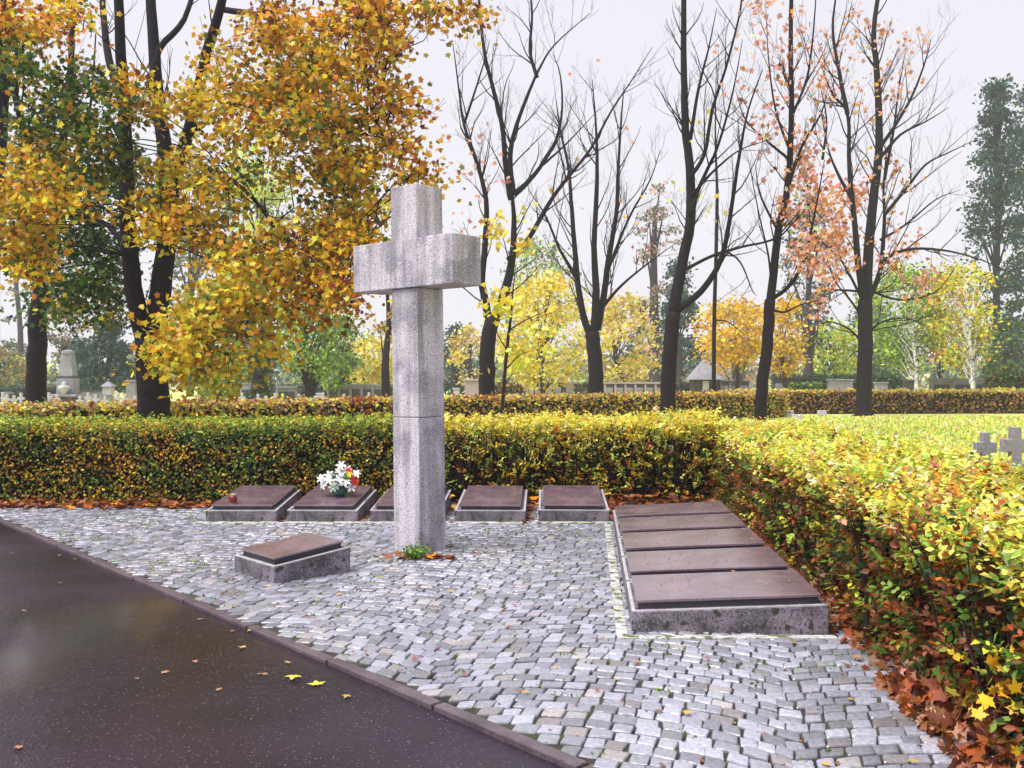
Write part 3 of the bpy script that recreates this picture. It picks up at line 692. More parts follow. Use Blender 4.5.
T4 = [([(595, 400), (596, 375), (594, 350), (592, 332)], 16, 14),
      ([(592, 340), (584, 318), (578, 285), (574, 240), (571, 200), (568, 165), (560, 130), (556, 100)], 8, 2),
      ([(594, 335), (596, 290), (594, 246), (597, 180), (596, 130), (592, 80)], 9, 1.8),
      ([(597, 330), (603, 300), (608, 262), (616, 215), (618, 170), (621, 120), (624, 85)], 8, 1.8),
      ([(600, 310), (622, 285), (650, 262), (680, 240)], 4, 1), ([(578, 280), (560, 250), (545, 215), (528, 190)], 4, 1.2), ([(606, 275), (628, 220), (650, 180), (660, 150)], 3.5, 1)]
e4, b4, l4, en4 = tree('bare_tree', 'bare tree with three upright stems left of the leaning trees', 595, 38, T4, nsub=SPREAD, twigL=2.6, group=ROW, twig_r=.03)
sparse_leaves(e4, b4, en4, 25, .15, [(600, 200, 60, 150, 1)], pink=1, salmon=1, gold=1)
T5 = [([(668, 425), (668, 395), (670, 350), (674, 312)], 17, 14),
      ([(672, 318), (681, 270), (690, 222), (690, 170), (685, 130), (684, 90), (683, 40), (684, -30)], 12, 5, (0, .3)),
      ([(676, 312), (700, 292), (717, 268), (726, 240), (733, 195), (740, 150), (748, 110), (762, 70)], 8, 2.5, (0, -.8)),
      ([(690, 215), (700, 185), (718, 145), (733, 90), (742, 40)], 5, 1.5), ([(688, 180), (704, 155), (712, 110), (725, 70), (738, 20), (742, -10)], 5, 1.5),
      ([(681, 272), (712, 256), (742, 247), (772, 240), (785, 228), (800, 210)], 4, 2, (0, -.5)),
      ([(690, 140), (698, 90), (708, 50), (716, 10)], 4, 1.5), ([(724, 250), (740, 262), (752, 290), (757, 296)], 2.5, 1), ([(692, 195), (715, 170), (740, 150), (770, 140)], 3.5, 1.2)]
e5, b5, l5, en5 = tree('bare_tree', 'bare tree with curved leaning trunk and a long horizontal limb beside the tent roof', 668, 27, T5, nsub=SPREAD, twigL=2.0, group=ROW, twig_r=.024)
sparse_leaves(e5, b5, en5, 26, .14, [(680, 260, 14, 18, 1), (690, 180, 30, 60, .2)], lemon=3, yellow=2)
T6 = [([(760, 425), (762, 390), (767, 345), (770, 300)], 13, 11),
      ([(770, 305), (774, 270), (778, 230), (786, 195), (790, 150), (791, 100), (790, 50), (791, -20)], 9, 4, (0, .2)),
      ([(771, 300), (790, 285), (803, 262), (810, 235), (818, 195), (824, 160)], 5, 2), ([(778, 232), (760, 195), (755, 165)], 3, 1.5), ([(787, 190), (800, 150), (820, 115), (826, 95)], 4, 1.5),
      ([(772, 290), (768, 255), (760, 220), (752, 180), (750, 160)], 2.5, 1), ([(789, 150), (775, 110), (768, 60), (766, 20)], 3, 1.2), ([(790, 120), (806, 80), (812, 40), (815, 0)], 3, 1.2), ([(771, 310), (785, 312), (800, 305), (822, 300)], 3, 1.2), ([(789, 160), (765, 140), (745, 120), (735, 90)], 3, 1.2)]
e6, b6, l6, en6 = tree('bare_tree', 'slender dark tree with pinkish leaves on its upper twigs', 760, 27, T6, nsub=(9, 2), twigL=2.0, group=ROW, twig_r=.024)
sparse_leaves(e6, b6, en6, 900, .12, [(820, 210, 45, 70, 1), (780, 270, 40, 50, .5), (780, 60, 60, 80, .25), (810, 140, 60, 60, .2)], pink=4, salmon=4, orange=1, rust=1, cream=.7)
T7 = [([(864, 415), (864, 380), (865, 340), (865, 300)], 16, 14),
      ([(864, 305), (858, 265), (854, 220), (849, 170), (847, 115), (832, 95), (822, 70)], 8, 2.5, (0, -1)),
      ([(866, 305), (868, 250), (873, 200), (878, 155), (878, 110), (876, 70), (873, 30), (880, -20)], 11, 4, (0, .2)),
      ([(868, 300), (880, 270), (884, 220), (883, 190), (886, 150)], 6, 2.5), ([(878, 150), (895, 125), (912, 95), (925, 60), (930, 40)], 4.5, 1.5), ([(878, 160), (900, 135), (925, 122), (948, 108)], 4, 1.3), ([(884, 215), (905, 190), (925, 165), (950, 152), (975, 140)], 4, 1.3),
      ([(880, 240), (905, 225), (935, 200), (960, 190)], 3, 1.2), ([(847, 115), (838, 70), (832, 30), (836, -10)], 5, 1.5), ([(822, 160), (826, 120), (818, 80)], 3, 1.5),
      ([(880, 262), (905, 250), (940, 250), (975, 258), (1010, 272)], 4, 1.5, (0, -2)), ([(866, 292), (830, 290), (800, 296)], 3, 1.2), ([(868, 290), (900, 300), (935, 292), (955, 268)], 3, 1.2), ([(852, 200), (838, 175), (828, 150), (820, 110)], 4, 1.5), ([(884, 180), (893, 130), (898, 90), (905, 50)], 3.5, 1.3),
      ([(864, 345), (850, 330), (832, 322), (818, 324)], 3, 1), ([(865, 335), (882, 322), (905, 318), (925, 325)], 3, 1), ([(864, 320), (850, 300), (834, 280), (826, 255)], 3, 1), ([(863, 350), (855, 352), (845, 362)], 2, 1), ([(862, 300), (842, 262), (820, 240), (806, 215)], 3, 1)]
e7, b7, l7, en7 = tree('bare_tree', 'largest bare tree, on the open lawn before the far hedge, with salmon leaves', 864, 41, T7, nsub=(8, 2), twigL=3.0, group=ROW, twig_r=.035)
sparse_leaves(e7, b7, en7, 1700, .15, [(850, 325, 45, 45, 1), (836, 235, 35, 60, .9), (905, 270, 30, 40, .35), (880, 190, 30, 40, .3), (870, 60, 60, 60, .12)], salmon=5, pink=4, orange=2, rust=1, gold=1, cream=.5)
# thin plain trunk between them
T8 = [([(714, 392), (714, 330), (716, 250), (717, 190)], 5, 3.5), ([(717, 195), (715, 130), (716, 60)], 3, 1.2), ([(715, 320), (728, 322), (745, 335)], 2, 1)]
tree('bare_tree', 'thin straight leafless trunk behind the hedge beside the tent roof', 714, 40, T8, nsub=(4, 1), group=ROW)
# the sapling in front of the low hedge
T9 = [([(501, 432), (503, 400), (506, 360), (511, 315)], 4.5, 3), ([(511, 318), (513, 290), (516, 265)], 2.5, 1), ([(505, 370), (520, 355), (535, 350)], 1.6, .8), ([(507, 350), (498, 335), (494, 320)], 1.6, .8), ([(509, 330), (530, 318), (550, 310)], 1.6, .8), ([(504, 385), (512, 375), (522, 372)], 1.5, .7)]
e9, b9, l9, en9 = tree('young_tree', 'thin young tree with lemon yellow leaves right of the cross', 501, 21, T9, nsub=(7, 1), twigL=.9, twig_r=.01, bark='twig')
sparse_leaves(e9, b9, en9, 260, .11, [(512, 350, 60, 60, 1)], lemon=5, yellow=4, lime=1)

# --- trees behind, each with its own crown
def bgtree(name, label, px, Y, ytop, yb, wpx, n, size, pal, shape='round', bark='bark_grey', tw=8, group='trees far behind the graves', lean=0, gap=.6):
    back_ = .75 if bark == 'bark_birch' else 0
    base = np.array([(px - CX) / F * Y, Y, 0]); e = empty(name, base); tag(e, label, 'tree', group)
    zt = EYE + (HZ - ytop) / F * Y; z0 = max(.3, EYE + (HZ - yb) / F * Y); W = wpx / 2 / F * Y; tr = tw / 2 / F * Y
    mb = MB(); top = zt * .9 if shape != 'round' else z0 + (zt - z0) * .6
    P = smooth_line([[0, 0, -.1], [rng.normal(0, .1), 0, top * .35], [rng.normal(0, .25) + lean, rng.normal(0, .2), top * .7], [lean * 1.5, 0, top]], 4)
    mb.tube(P, np.linspace(tr, tr * .3, len(P)), 8); tko = mb.build('trunk', M[bark], e, smooth=True)
    C = []; cc = []; br = MB(); ncl = max(10, n // 45)
    for i in range(ncl):
        a = rng.uniform(0, 6.28); f = rng.uniform(0, 1)
        if shape == 'cone': r_ = W * (1 - f * .93) * rng.uniform(.5, 1) ** .5; sg = .09 * W + .12
        elif shape == 'column': r_ = W * (math.sin(math.pi * min(1, f * .85 + .12)) ** .6) * rng.uniform(.3, 1) ** .5; sg = .16 * W + .1
        else: f = rng.uniform(0, 1); r_ = W * math.sqrt(max(0.02, 1 - (2 * f - 1) ** 2)) * rng.uniform(.2, 1) ** .5; sg = .13 * W + .15
        z = z0 + (zt - z0) * f; c = np.array([r_ * math.cos(a) + lean * f, r_ * math.sin(a) + back_ * W, z]); k = max(5, int(n / ncl * rng.uniform(.4, 1.6)))
        C.append(c + rng.normal(0, 1, (k, 3)) * [sg, sg, sg * gap]); cc.append(pick(k, **pal) * rng.uniform(.75, 1.2))
        if i % 3 == 0:
            q = P[int(np.clip(f * .8 * len(P), 2, len(P) - 1))]; br.tube([q, (q + c) / 2 + [0, 0, .1 * W], c], [tr * .3, tr * .18, tr * .06], 4, cap=False)
    C = np.concatenate(C); cc = np.clip(np.concatenate(cc), 0, .95)
    br.build('branches', M[bark], tko)
    leaf_mesh('crown', C, size * rng.uniform(.6, 1.3, len(C)), cc, 'quad', parent=e)
    return e
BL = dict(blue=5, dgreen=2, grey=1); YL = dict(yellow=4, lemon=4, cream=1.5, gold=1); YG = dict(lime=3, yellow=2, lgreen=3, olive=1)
GG = dict(lgreen=3, green=3, olive=2, blue=1); GD = dict(gold=4, yellow=4, tan=1.5); HZP = dict(grey=4, blue=3, tan=1)  # grey-blue mixes: distance haze partly put into the leaf colour
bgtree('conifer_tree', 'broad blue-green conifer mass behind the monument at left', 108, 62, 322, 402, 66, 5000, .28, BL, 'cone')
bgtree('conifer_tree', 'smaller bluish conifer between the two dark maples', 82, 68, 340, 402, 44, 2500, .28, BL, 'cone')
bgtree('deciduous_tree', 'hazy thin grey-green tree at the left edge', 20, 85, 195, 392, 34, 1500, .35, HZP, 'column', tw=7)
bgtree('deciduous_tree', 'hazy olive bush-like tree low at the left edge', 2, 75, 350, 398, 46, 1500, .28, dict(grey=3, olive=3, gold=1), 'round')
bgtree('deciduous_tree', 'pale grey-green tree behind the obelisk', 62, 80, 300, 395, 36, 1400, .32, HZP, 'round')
bgtree('deciduous_tree', 'pale grey-green tree seen through golden leaves left of centre', 190, 85, 150, 385, 80, 3600, .4, HZP, 'round')
bgtree('deciduous_tree', 'tall hazy grey tree seen through the golden crown', 250, 75, 170, 385, 80, 4200, .36, dict(grey=4, blue=2, lime=1), 'round')
bgtree('deciduous_tree', 'pale lime tree seen through the golden crown', 262, 60, 120, 300, 60, 2200, .3, dict(lime=3, lemon=2, lgreen=1), 'round')
bgtree('deciduous_tree', 'low olive bush-tree beside the grey stele', 222, 48, 350, 402, 44, 2200, .2, dict(olive=3, lgreen=2, yellow=1), 'round')
bgtree('conifer_tree', 'narrow dark evergreen behind the hedge left of centre', 259, 46, 348, 404, 22, 1800, .18, dict(dgreen=5, green=1), 'column')
bgtree('deciduous_tree', 'green tree with a dark trunk left of the cross', 311, 50, 290, 378, 62, 3400, .22, dict(lgreen=3, green=2, lime=1, grey=1), 'round', 'bark', tw=13)
bgtree('deciduous_tree', 'soft green tree hanging low left of the cross', 340, 56, 320, 388, 42, 2200, .24, dict(lgreen=3, green=2, grey=1), 'round', tw=4)
bgtree('deciduous_tree', 'bright yellow tree glowing directly left of the cross', 368, 65, 335, 392, 56, 2600, .28, YL, 'round', tw=5)
bgtree('deciduous_tree', 'dark trunk and sparse crown half hidden by the cross shaft', 387, 52, 250, 345, 40, 500, .24, dict(olive=2, gold=2), 'round', 'bark', tw=10)
bgtree('conifer_tree', 'blue-grey conifer directly right of the cross shaft', 455, 80, 328, 396, 30, 2200, .3, BL, 'column')
bgtree('deciduous_tree', 'soft yellow tree behind the bare tree right of the cross', 470, 75, 330, 388, 40, 1600, .3, dict(cream=2, yellow=2, tan=2), 'round')
bgtree('maple_tree', 'large lemon yellow maple behind the sapling', 545, 50, 278, 388, 86, 5200, .22, YL, 'round', tw=5)
bgtree('deciduous_tree', 'soft green tree behind the lemon yellow maple', 535, 85, 240, 385, 80, 2800, .38, dict(lgreen=2, grey=3, cream=1), 'round')
bgtree('maple_tree', 'pale yellow maple between the bare trees', 622, 62, 300, 388, 66, 3400, .27, dict(lemon=3, yellow=3, pink=1.5, cream=2), 'round', tw=5)
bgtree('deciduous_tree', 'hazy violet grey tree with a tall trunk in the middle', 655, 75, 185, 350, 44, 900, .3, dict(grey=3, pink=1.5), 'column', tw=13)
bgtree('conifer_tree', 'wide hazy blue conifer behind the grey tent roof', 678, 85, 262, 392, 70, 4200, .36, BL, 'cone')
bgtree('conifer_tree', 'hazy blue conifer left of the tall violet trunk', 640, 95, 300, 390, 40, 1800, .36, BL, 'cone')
bgtree('maple_tree', 'golden yellow maple between the two dark leaning trunks', 735, 52, 304, 362, 74, 3400, .23, GD, 'round', tw=4)
bgtree('maple_tree', 'golden yellow maple right of the slender dark tree', 786, 55, 300, 372, 44, 2400, .23, GD, 'round', tw=4)
bgtree('deciduous_tree', 'pinkish cream shrub-like tree right of the tent roof', 735, 75, 350, 384, 40, 1300, .24, dict(pink=2, tan=2, cream=1), 'round', tw=4)
bgtree('deciduous_tree', 'hazy teal tree with stout grey trunk right of centre', 809, 70, 200, 345, 56, 2200, .32, dict(blue=4, grey=2), 'round', tw=12)
bgtree('deciduous_tree', 'bright green bushy tree low behind the salmon leaves', 832, 75, 320, 385, 50, 2400, .3, YG, 'round')
bgtree('birch_tree', 'white stemmed birch with soft green crown at right', 915, 56, 268, 366, 84, 4600, .24, dict(lgreen=4, green=2, lime=2, olive=1), 'round', 'bark_birch', tw=5)
bgtree('birch_tree', 'white stemmed birch with yellow crown at right', 973, 54, 262, 368, 70, 4200, .23, dict(yellow=3, lime=3, olive=2, gold=1), 'round', 'bark_birch', tw=5.5)
bgtree('maple_tree', 'orange and salmon maple between the two birches', 940, 60, 280, 356, 54, 1300, .25, dict(salmon=3, orange=2, rust=1), 'round', tw=3)
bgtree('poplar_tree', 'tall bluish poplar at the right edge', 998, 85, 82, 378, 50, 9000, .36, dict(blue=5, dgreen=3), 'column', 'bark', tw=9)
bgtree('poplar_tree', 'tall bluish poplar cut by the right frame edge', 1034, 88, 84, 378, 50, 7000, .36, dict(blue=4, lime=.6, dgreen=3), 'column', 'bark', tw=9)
bgtree('deciduous_tree', 'hazy blue tree low behind the birches', 872, 100, 312, 388, 70, 2600, .42, BL, 'round')
bgtree('deciduous_tree', 'yellow-green tree low at the right edge', 1010, 64, 320, 382, 40, 1800, .28, dict(blue=2, green=2, olive=1), 'round')
# far wood closing the view
C = []; cc = []
for i in range(300):
    Yc = rng.uniform(120, 190); px = rng.uniform(-120, 1150); hh = rng.uniform(3.0, 6.5) * (.75 if px < 120 else 1.15); k = 60
    x = (px - CX) / F * Yc; f = rng.uniform(0, 1, k)
    C.append(np.c_[x + rng.normal(0, 2.2, k), Yc + rng.normal(0, 2, k), f * hh + rng.normal(0, .3, k)])
    cc.append(pick(k, **[BL, HZP, GG, YG, dict(tan=2, cream=1)][rng.choice(5, p=[.45, .25, .15, .1, .05])]))
tag(leaf_mesh('distant_wood', np.concatenate(C), 1.0, np.concatenate(cc), 'quad'), 'hazy far wood closing the view along the horizon', 'wood', kind='stuff')

# ------------------------------------------------------------ graves and monuments behind
def on(px, Y): return ((px - CX) / F * Y, Y, 0)
def zy(py, Y): return EYE + (HZ - py) / F * Y
TG = 'tombs behind the far hedge'
def stele(label, x0, x1, ytop, Y, mat='tomb_grey', depth=.25, cap=None, cat='tombstone', name='tombstone', panel=None, base=True):
    X0, X1 = (x0 - CX) / F * Y, (x1 - CX) / F * Y; W = X1 - X0; H = zy(ytop, Y); e = empty(name, ((X0 + X1) / 2, Y, -.05)); tag(e, label, cat, TG)
    H += .05
    hp = H * .86 if base else H
    if base:
        MB().box((0, 0, H * .07), (W, depth * 1.6, H * .14)).build('plinth', M[mat], e, bevel=.02)
        MB().box((0, 0, H * .14 + (H * .80) / 2), (W * .88, depth, H * .80)).build('slab', M[mat], e, bevel=.02)
        MB().box((0, 0, H * .97), (W * .97, depth * 1.3, H * .06)).build('cap', M[cap or mat], e, bevel=.015)
    if panel: MB().box((0, -depth / 2 - .02, H * .52), (W * .62, .04, H * .5)).build('inscription_panel', M[panel], e)
    return e
def wall_tomb(label, x0, x1, ytop, Y, mat, panels, pm, cap='tomb_grey'):
    X0, X1 = (x0 - CX) / F * Y, (x1 - CX) / F * Y; W = X1 - X0; H = zy(ytop, Y) + .05; e = empty('tomb_wall', ((X0 + X1) / 2, Y, -.05)); tag(e, label, 'tomb wall', TG)
    MB().box((0, 0, H * .46), (W, .4, H * .92)).build('wall', M[mat], e); wl = e.children[0] if e.children else [o for o in bpy.data.objects if o.parent == e][0]; MB().box((0, 0, H * .96), (W * 1.02, .52, H * .08)).build('coping', M[cap], wl)
    for k in range(panels):
        w_ = W / panels; MB().box((-W / 2 + w_ * (k + .5), -.225, H * .45), (w_ * .72, .05, H * .62)).build('panel', M[pm], wl)
        MB().box((-W / 2 + w_ * k + .06, -.24, H * .45), (.12, .07, H * .88)).build('pilaster', M[cap], wl)
    return e
# obelisk monument
Yo = 45; p = on(67, Yo); e = empty('obelisk_monument', p); tag(e, 'weathered grey obelisk monument with draped urn on a broad plinth at left', 'monument')
k = Yo / F; mb = MB()
MB().box((0, 0, .3), (26 * k, 20 * k, .7)).build('plinth', M['tomb_dark'], e, bevel=.03)
MB().box((0, 0, .78), (29 * k, 23 * k, .12)).build('ledge', M['tomb_grey'], e, bevel=.02)
MB().box((0, .1, 1.22), (17 * k, 14 * k, .76)).build('die', M['tomb_grey'], e, bevel=.02)
MB().box((0, .1, 1.64), (17.6 * k, 14.6 * k, .08)).build('cornice', M['tomb_dark'], e, bevel=.01)
MB().box((0, .1, 2.2), (14.5 * k, 12 * k, 1.05), taper=.72).build('shaft', M['tomb_grey'], e, bevel=.02)
MB().lathe([(.24, 0), (.30, .06), (.28, .16), (.12, .2), (.02, .22)], (0, .1, 2.72), 14).build('finial', M['tomb_grey'], e)
MB().lathe([(.16, 0), (.12, .06), (.22, .2), (.3, .3), (.24, .38), (.1, .45), (.14, .52), (.03, .6)], (.05, -.38, .84), 14).build('urn', M['tomb_white'], e, smooth=True)
wall_tomb('pale grey grave wall right of the obelisk monument', 80, 103, 390, 50, 'tomb_grey', 1, 'tomb_grey', 'tomb_dark')
wall_tomb('dark arched tomb at the left picture edge', -10, 11, 392, 46, 'tomb_dark', 2, 'tomb_grey', 'tomb_grey')
# lantern pillar
p = on(108.5, 46); e = empty('lantern_pillar', p); tag(e, 'grey stone lantern pillar with pointed cap near the obelisk', 'lantern pillar', TG)
MB().box((0, 0, .35), (.36, .36, .8)).build('shaft', M['tomb_grey'], e, bevel=.02)
MB().box((0, 0, .98), (.44, .44, .4)).build('lantern_house', M['tomb_white'], e, bevel=.02)
MB().box((0, 0, 1.3), (.6, .6, .22), taper=.2).build('roof', M['tomb_grey'], e).name; MB().box((0, 0, 1.46), (.05, .05, .2)).build('finial', M['tomb_grey'], [o for o in bpy.data.objects if o.parent == e and o.name.startswith('roof')][0])
stele('tall plain grey stele beside the big maple trunk', 126, 137, 380, 48)
stele('dark grey stele beside the narrow dark evergreen', 240, 253, 383, 46, 'tomb_grey', panel='tomb_dark')
wall_tomb('low grey tomb wall left of the green tree trunk', 277, 298, 386, 50, 'tomb_grey', 1, 'tomb_dark')
wall_tomb('long blue-grey tomb wall left of the cross', 328, 384, 384, 56, 'tomb_grey', 5, 'tomb_dark')
stele('small white headstone left of the cross', 316, 324, 393, 46, 'tomb_white')
stele('pinkish stone pillar right of the cross', 464, 480, 379, 46, 'tomb_pink', depth=.5)
stele('small white grave marker next to the pinkish pillar', 453, 460, 388, 50, 'tomb_white')
wall_tomb('dark low tomb wall behind the young yellow tree', 526, 562, 381, 56, 'tomb_dark', 4, 'tomb_grey')
stele('pale headstone in the tomb row between two bare trees', 566, 574, 383, 52, 'tomb_white')
stele('squat black headstone below the pale one', 575, 583, 388, 48, 'tomb_dark')
wall_tomb('dark tomb wall left of the curved leaning trunk', 604, 664, 382, 58, 'tomb_dark', 6, 'tomb_grey', 'tomb_pink')
wall_tomb('dark tomb wall between the thin trunk and the slender tree', 719, 748, 379, 56, 'tomb_dark', 3, 'tomb_grey')
wall_tomb('dark tomb wall right of the slender tree', 772, 822, 377, 62, 'tomb_dark', 4, 'tomb_grey', 'tomb_dark')
stele('wide blue-grey slab tomb left of the largest bare tree', 826, 854, 379, 56, 'tomb_grey')
stele('grey headstone right of the largest bare tree', 874, 888, 382, 54, 'tomb_grey')
stele('black headstone beside the green birch', 904, 914, 380, 52, 'tomb_dark')
wall_tomb('long grey tomb with black openings between the birches', 930, 993, 378, 58, 'tomb_grey', 3, 'tomb_dark')
# tent-roofed tomb chapel
p = on(704, 56); e = empty('tomb_chapel', p); tag(e, 'small tomb chapel with grey pyramid tent roof and white door slab', 'chapel'); k = 56 / F
cw = MB().box((0, 0, .75), (24 * k, 24 * k, 1.6)).build('wall', M['tomb_dark'], e)
cf = MB().box((0, 0, 2.1), (32 * k, 32 * k, 1.18), taper=.06).build('roof', M['tomb_grey'], e); MB().box((0, 0, 2.8), (.09, .09, .3)).build('finial', M['tomb_grey'], cf)
MB().box((-.05, -12 * k - .04, .78), (6 * k, .08, 1.3)).build('door', M['tomb_white'], cw)
# dark clipped yews among the graves
def low_bush(label, x0, x1, ytop, Y, pal, n=2500):
    X0, X1 = (x0 - CX) / F * Y, (x1 - CX) / F * Y; H = zy(ytop, Y)
    hedge('clipped_hedge', label, [(X0, Y), (X1, Y)], 1.2, H, n, .2, 'quad', lambda P, Nn, k: pick(k, **pal), nstem=20, core_in=.12, group='dark hedges among the graves', core_h=.92)
low_bush('dark clipped hedge at the right edge behind the lawn', 995, 1060, 372, 52, dict(dgreen=4, green=2, brown=1), 3000)
low_bush('dark clipped hedge behind the curved leaning trunk', 585, 700, 383, 66, dict(dgreen=3, brown=2, blue=2), 3500)
low_bush('dark clipped hedge behind the largest bare tree', 775, 905, 375, 66, dict(dgreen=4, blue=2, green=1), 3500)
low_bush('green clipped hedge low beside the slender tree', 790, 828, 384, 60, dict(green=4, lgreen=2, dgreen=2), 1500)
low_bush('dark clipped hedge behind the tombs right of the cross', 480, 590, 384, 70, dict(dgreen=3, brown=2, tan=1), 3000)
low_bush('dark clipped hedge behind the tombs at far left', -60, 60, 388, 62, dict(dgreen=2, blue=3, brown=1), 3000)
low_bush('bluish clipped hedge behind the tombs left of the cross', 225, 400, 385, 72, dict(blue=3, dgreen=2, tan=1), 4000)
# small white grave crosses
proto = None
for i, px in enumerate([3, 7, 14, 21, 30, 40, 49, 57, 80, 88, 96, 105, 118, 125, 135, 242, 258, 266, 275, 299, 315, 323, 344, 357, 369]):
    Y = 32 + (px % 5) * .25; loc = on(px, Y)
    if proto is None:
        c_ = MB(); c_.box((0, 0, .45), (.07, .07, 1.0)); c_.box((0, 0, .80), (.20, .068, .07)); proto = c_.build('grave_cross', M['tomb_white'], bevel=.01)
        tag(proto, 'small white grave cross peeping over the low hedge on the left', 'grave cross', 'small white crosses behind the low hedge'); o = proto
    else: o = proto.copy(); COL.objects.link(o)
    o.location = (loc[0], loc[1], -.12); o.scale = (1.2, 1.2, 1.28 - .05 * (i % 3))
# two grey stone crosses on the lawn at right
def lawncross(px, Y, ytop, wpx, label):
    p = on(px, Y); H = zy(ytop, Y) + .05; W = wpx / F * Y; e = empty('stone_grave_cross', (p[0], p[1], -.05), R(-4)); tag(e, label, 'grave cross', 'grey stone crosses on the lawn')
    t = W * .36; mb = MB()
    a = t * .72; c = t * .5
    pr = [(-a, 0), (a, 0), (c, H * .42), (W / 2, H * .42), (W / 2, H * .72), (c, H * .72), (c, H), (-c, H), (-c, H * .72), (-W / 2, H * .72), (-W / 2, H * .42), (-c, H * .42)]
    n_ = len(pr); V = [(x, -.08, z) for x, z in pr] + [(x, .08, z) for x, z in pr]
    mb.add(V, [(0, 1, 2, 11), (11, 2, 5, 8), (2, 3, 4, 5), (11, 8, 9, 10), (8, 5, 6, 7), (n_ + 0, n_ + 11, n_ + 2, n_ + 1), (n_ + 11, n_ + 8, n_ + 5, n_ + 2), (n_ + 2, n_ + 5, n_ + 4, n_ + 3), (n_ + 11, n_ + 10, n_ + 9, n_ + 8), (n_ + 8, n_ + 7, n_ + 6, n_ + 5)] + [(i, i + n_, (i + 1) % n_ + n_, (i + 1) % n_) for i in range(n_)])
    mb.build('cross_body', M['gravecross'], e, bevel=.012); MB().box((0, 0, .03), (W * .7, .34, .1)).build('foot', M['gravecross'], e, bevel=.01)
lawncross(985, 17.6, 432.5, 20, 'smaller grey stone cross on the lawn, left of the pair')
lawncross(1015, 17, 427, 26, 'larger grey stone cross on the lawn at the right edge')
for px, Y, yt, lab in ((789, 39, 409, 'small pale stone block at the foot of the far hedge, left of two'), (822, 41, 411, 'small pale stone block at the foot of the far hedge, right of two'), (797, 36, 413, 'flat pale stone on the lawn before the end of the low hedge')):
    p = on(px, Y); H = max(.25, zy(yt, Y)); o = MB().box((0, 0, H / 2 - .05), (.35, .25, H)).build('stone_block', M['tomb_white'], bevel=.03); o.location = p; tag(o, lab, 'stone block')

# ------------------------------------------------------------ flowers, lantern, foot plant
bq = empty('flower_bouquet', (-2.02, 11.12, .228)); tag(bq, 'bouquet of white lilies with red and yellow blooms in a green pot on a slab', 'bouquet')
MB().lathe([(.05, 0), (.085, .03), (.10, .09), (.085, .1)], (0, 0, -.005), 14).build('pot', M['pot'], bq, smooth=True)
def flower(mat, c, r, parent, name='flower'):
    mb = MB(); ax = norm(np.array([c[0] * 1.2, c[1] * 1.2 - .35, .25]) + rng.normal(0, .15, 3)); u = norm(np.cross(ax, [0, 0, 1.0])); v2 = np.cross(ax, u)
    for k in range(6):
        a = k / 6 * 6.28 + rng.uniform(-.1, .1); dr = u * math.cos(a) + v2 * math.sin(a); sdv = np.cross(ax, dr); c = np.asarray(c)
        P = [c, c + dr * r * .35 + sdv * r * .2 + ax * r * .25, c + dr * r * .75 + sdv * r * .17 + ax * r * .28, c + dr * r + ax * r * .1, c + dr * r * .75 - sdv * r * .17 + ax * r * .28, c + dr * r * .35 - sdv * r * .2 + ax * r * .25]
        mb.add(P, [(0, 1, 2, 3), (0, 3, 4, 5)])
    return mb.build(name, M[mat], parent)
for c in [(-.17, -.06, .16), (-.10, -.12, .22), (-.05, -.1, .12), (.02, -.13, .24), (.10, -.12, .18), (-.12, 0, .28), (0, -.05, .32), (.09, -.02, .36), (.02, -.02, .42), (.14, .0, .27), (-.20, -.05, .24), (.2, -.03, .30), (-.02, -.13, .16), (.15, -.1, .12)]:
    flower('petal', (c[0], c[1], c[2] * .82), .07, bq, 'lily')
for c in [(.12, -.08, .35), (.17, -.1, .24), (.20, -.08, .19)]: flower('petal_red', (c[0], c[1], c[2] * .82), .058, bq, 'red_flower')
flower('petal_yellow', (.14, -.12, .25), .045, bq, 'yellow_flower')
gb = MB()
for _ in range(40):
    a = rng.uniform(0, 6.28); r0 = rng.uniform(.12, .3); t0 = np.array([0, 0, .08]); t1 = np.array([math.cos(a) * r0, math.sin(a) * r0 - .03, rng.uniform(.02, .3)]); s_ = norm(np.cross(t1 - t0, [0, 0, 1.0])) * .022
    m_ = (t0 + t1) / 2 + [0, 0, .05]; gb.add([t0, m_ + s_, t1, m_ - s_], [(0, 1, 2, 3)])
gb.build('greenery', M['greenery'], bq)
rl = empty('grave_lantern', (-3.12, 10.62, .188)); tag(rl, 'small red glass grave lantern on the leftmost slab', 'grave lantern')
MB().lathe([(.035, 0), (.045, .02), (.045, .07), (.035, .085)], (0, 0, .012), 16).build('glass_cup', M['glass_red'], rl, smooth=True)
MB().lathe([(.038, 0), (.04, .012)], (0, 0, 0), 16).build('base', M['metal'], rl); MB().lathe([(.036, 0), (.038, .01), (.015, .022)], (0, 0, .098), 16).build('lid', M['metal'], rl)
pl = empty('weed_plant', (-.86, 8.42, 0)); tag(pl, 'green feathery weed growing at the foot of the stone cross', 'plant')
gb = MB(); P = []; D = []
for _ in range(26):
    a = rng.uniform(0, 6.28); q = [0, 0, 0]; t1 = np.array([math.cos(a) * .13, math.sin(a) * .09, rng.uniform(.04, .13)]); gb.tube([[0, 0, 0], t1 * .5 + [0, 0, .03], t1], [.003, .002, .001], 3, cap=False)
    for t in np.linspace(.3, 1, 9): P.append(t1 * t + rng.normal(0, .012, 3))
gb.build('stems', M['greenery'], pl); leaf_mesh('leaves', np.array(P), .032, pick(len(P), green=3, lgreen=2), 'oval', parent=pl)

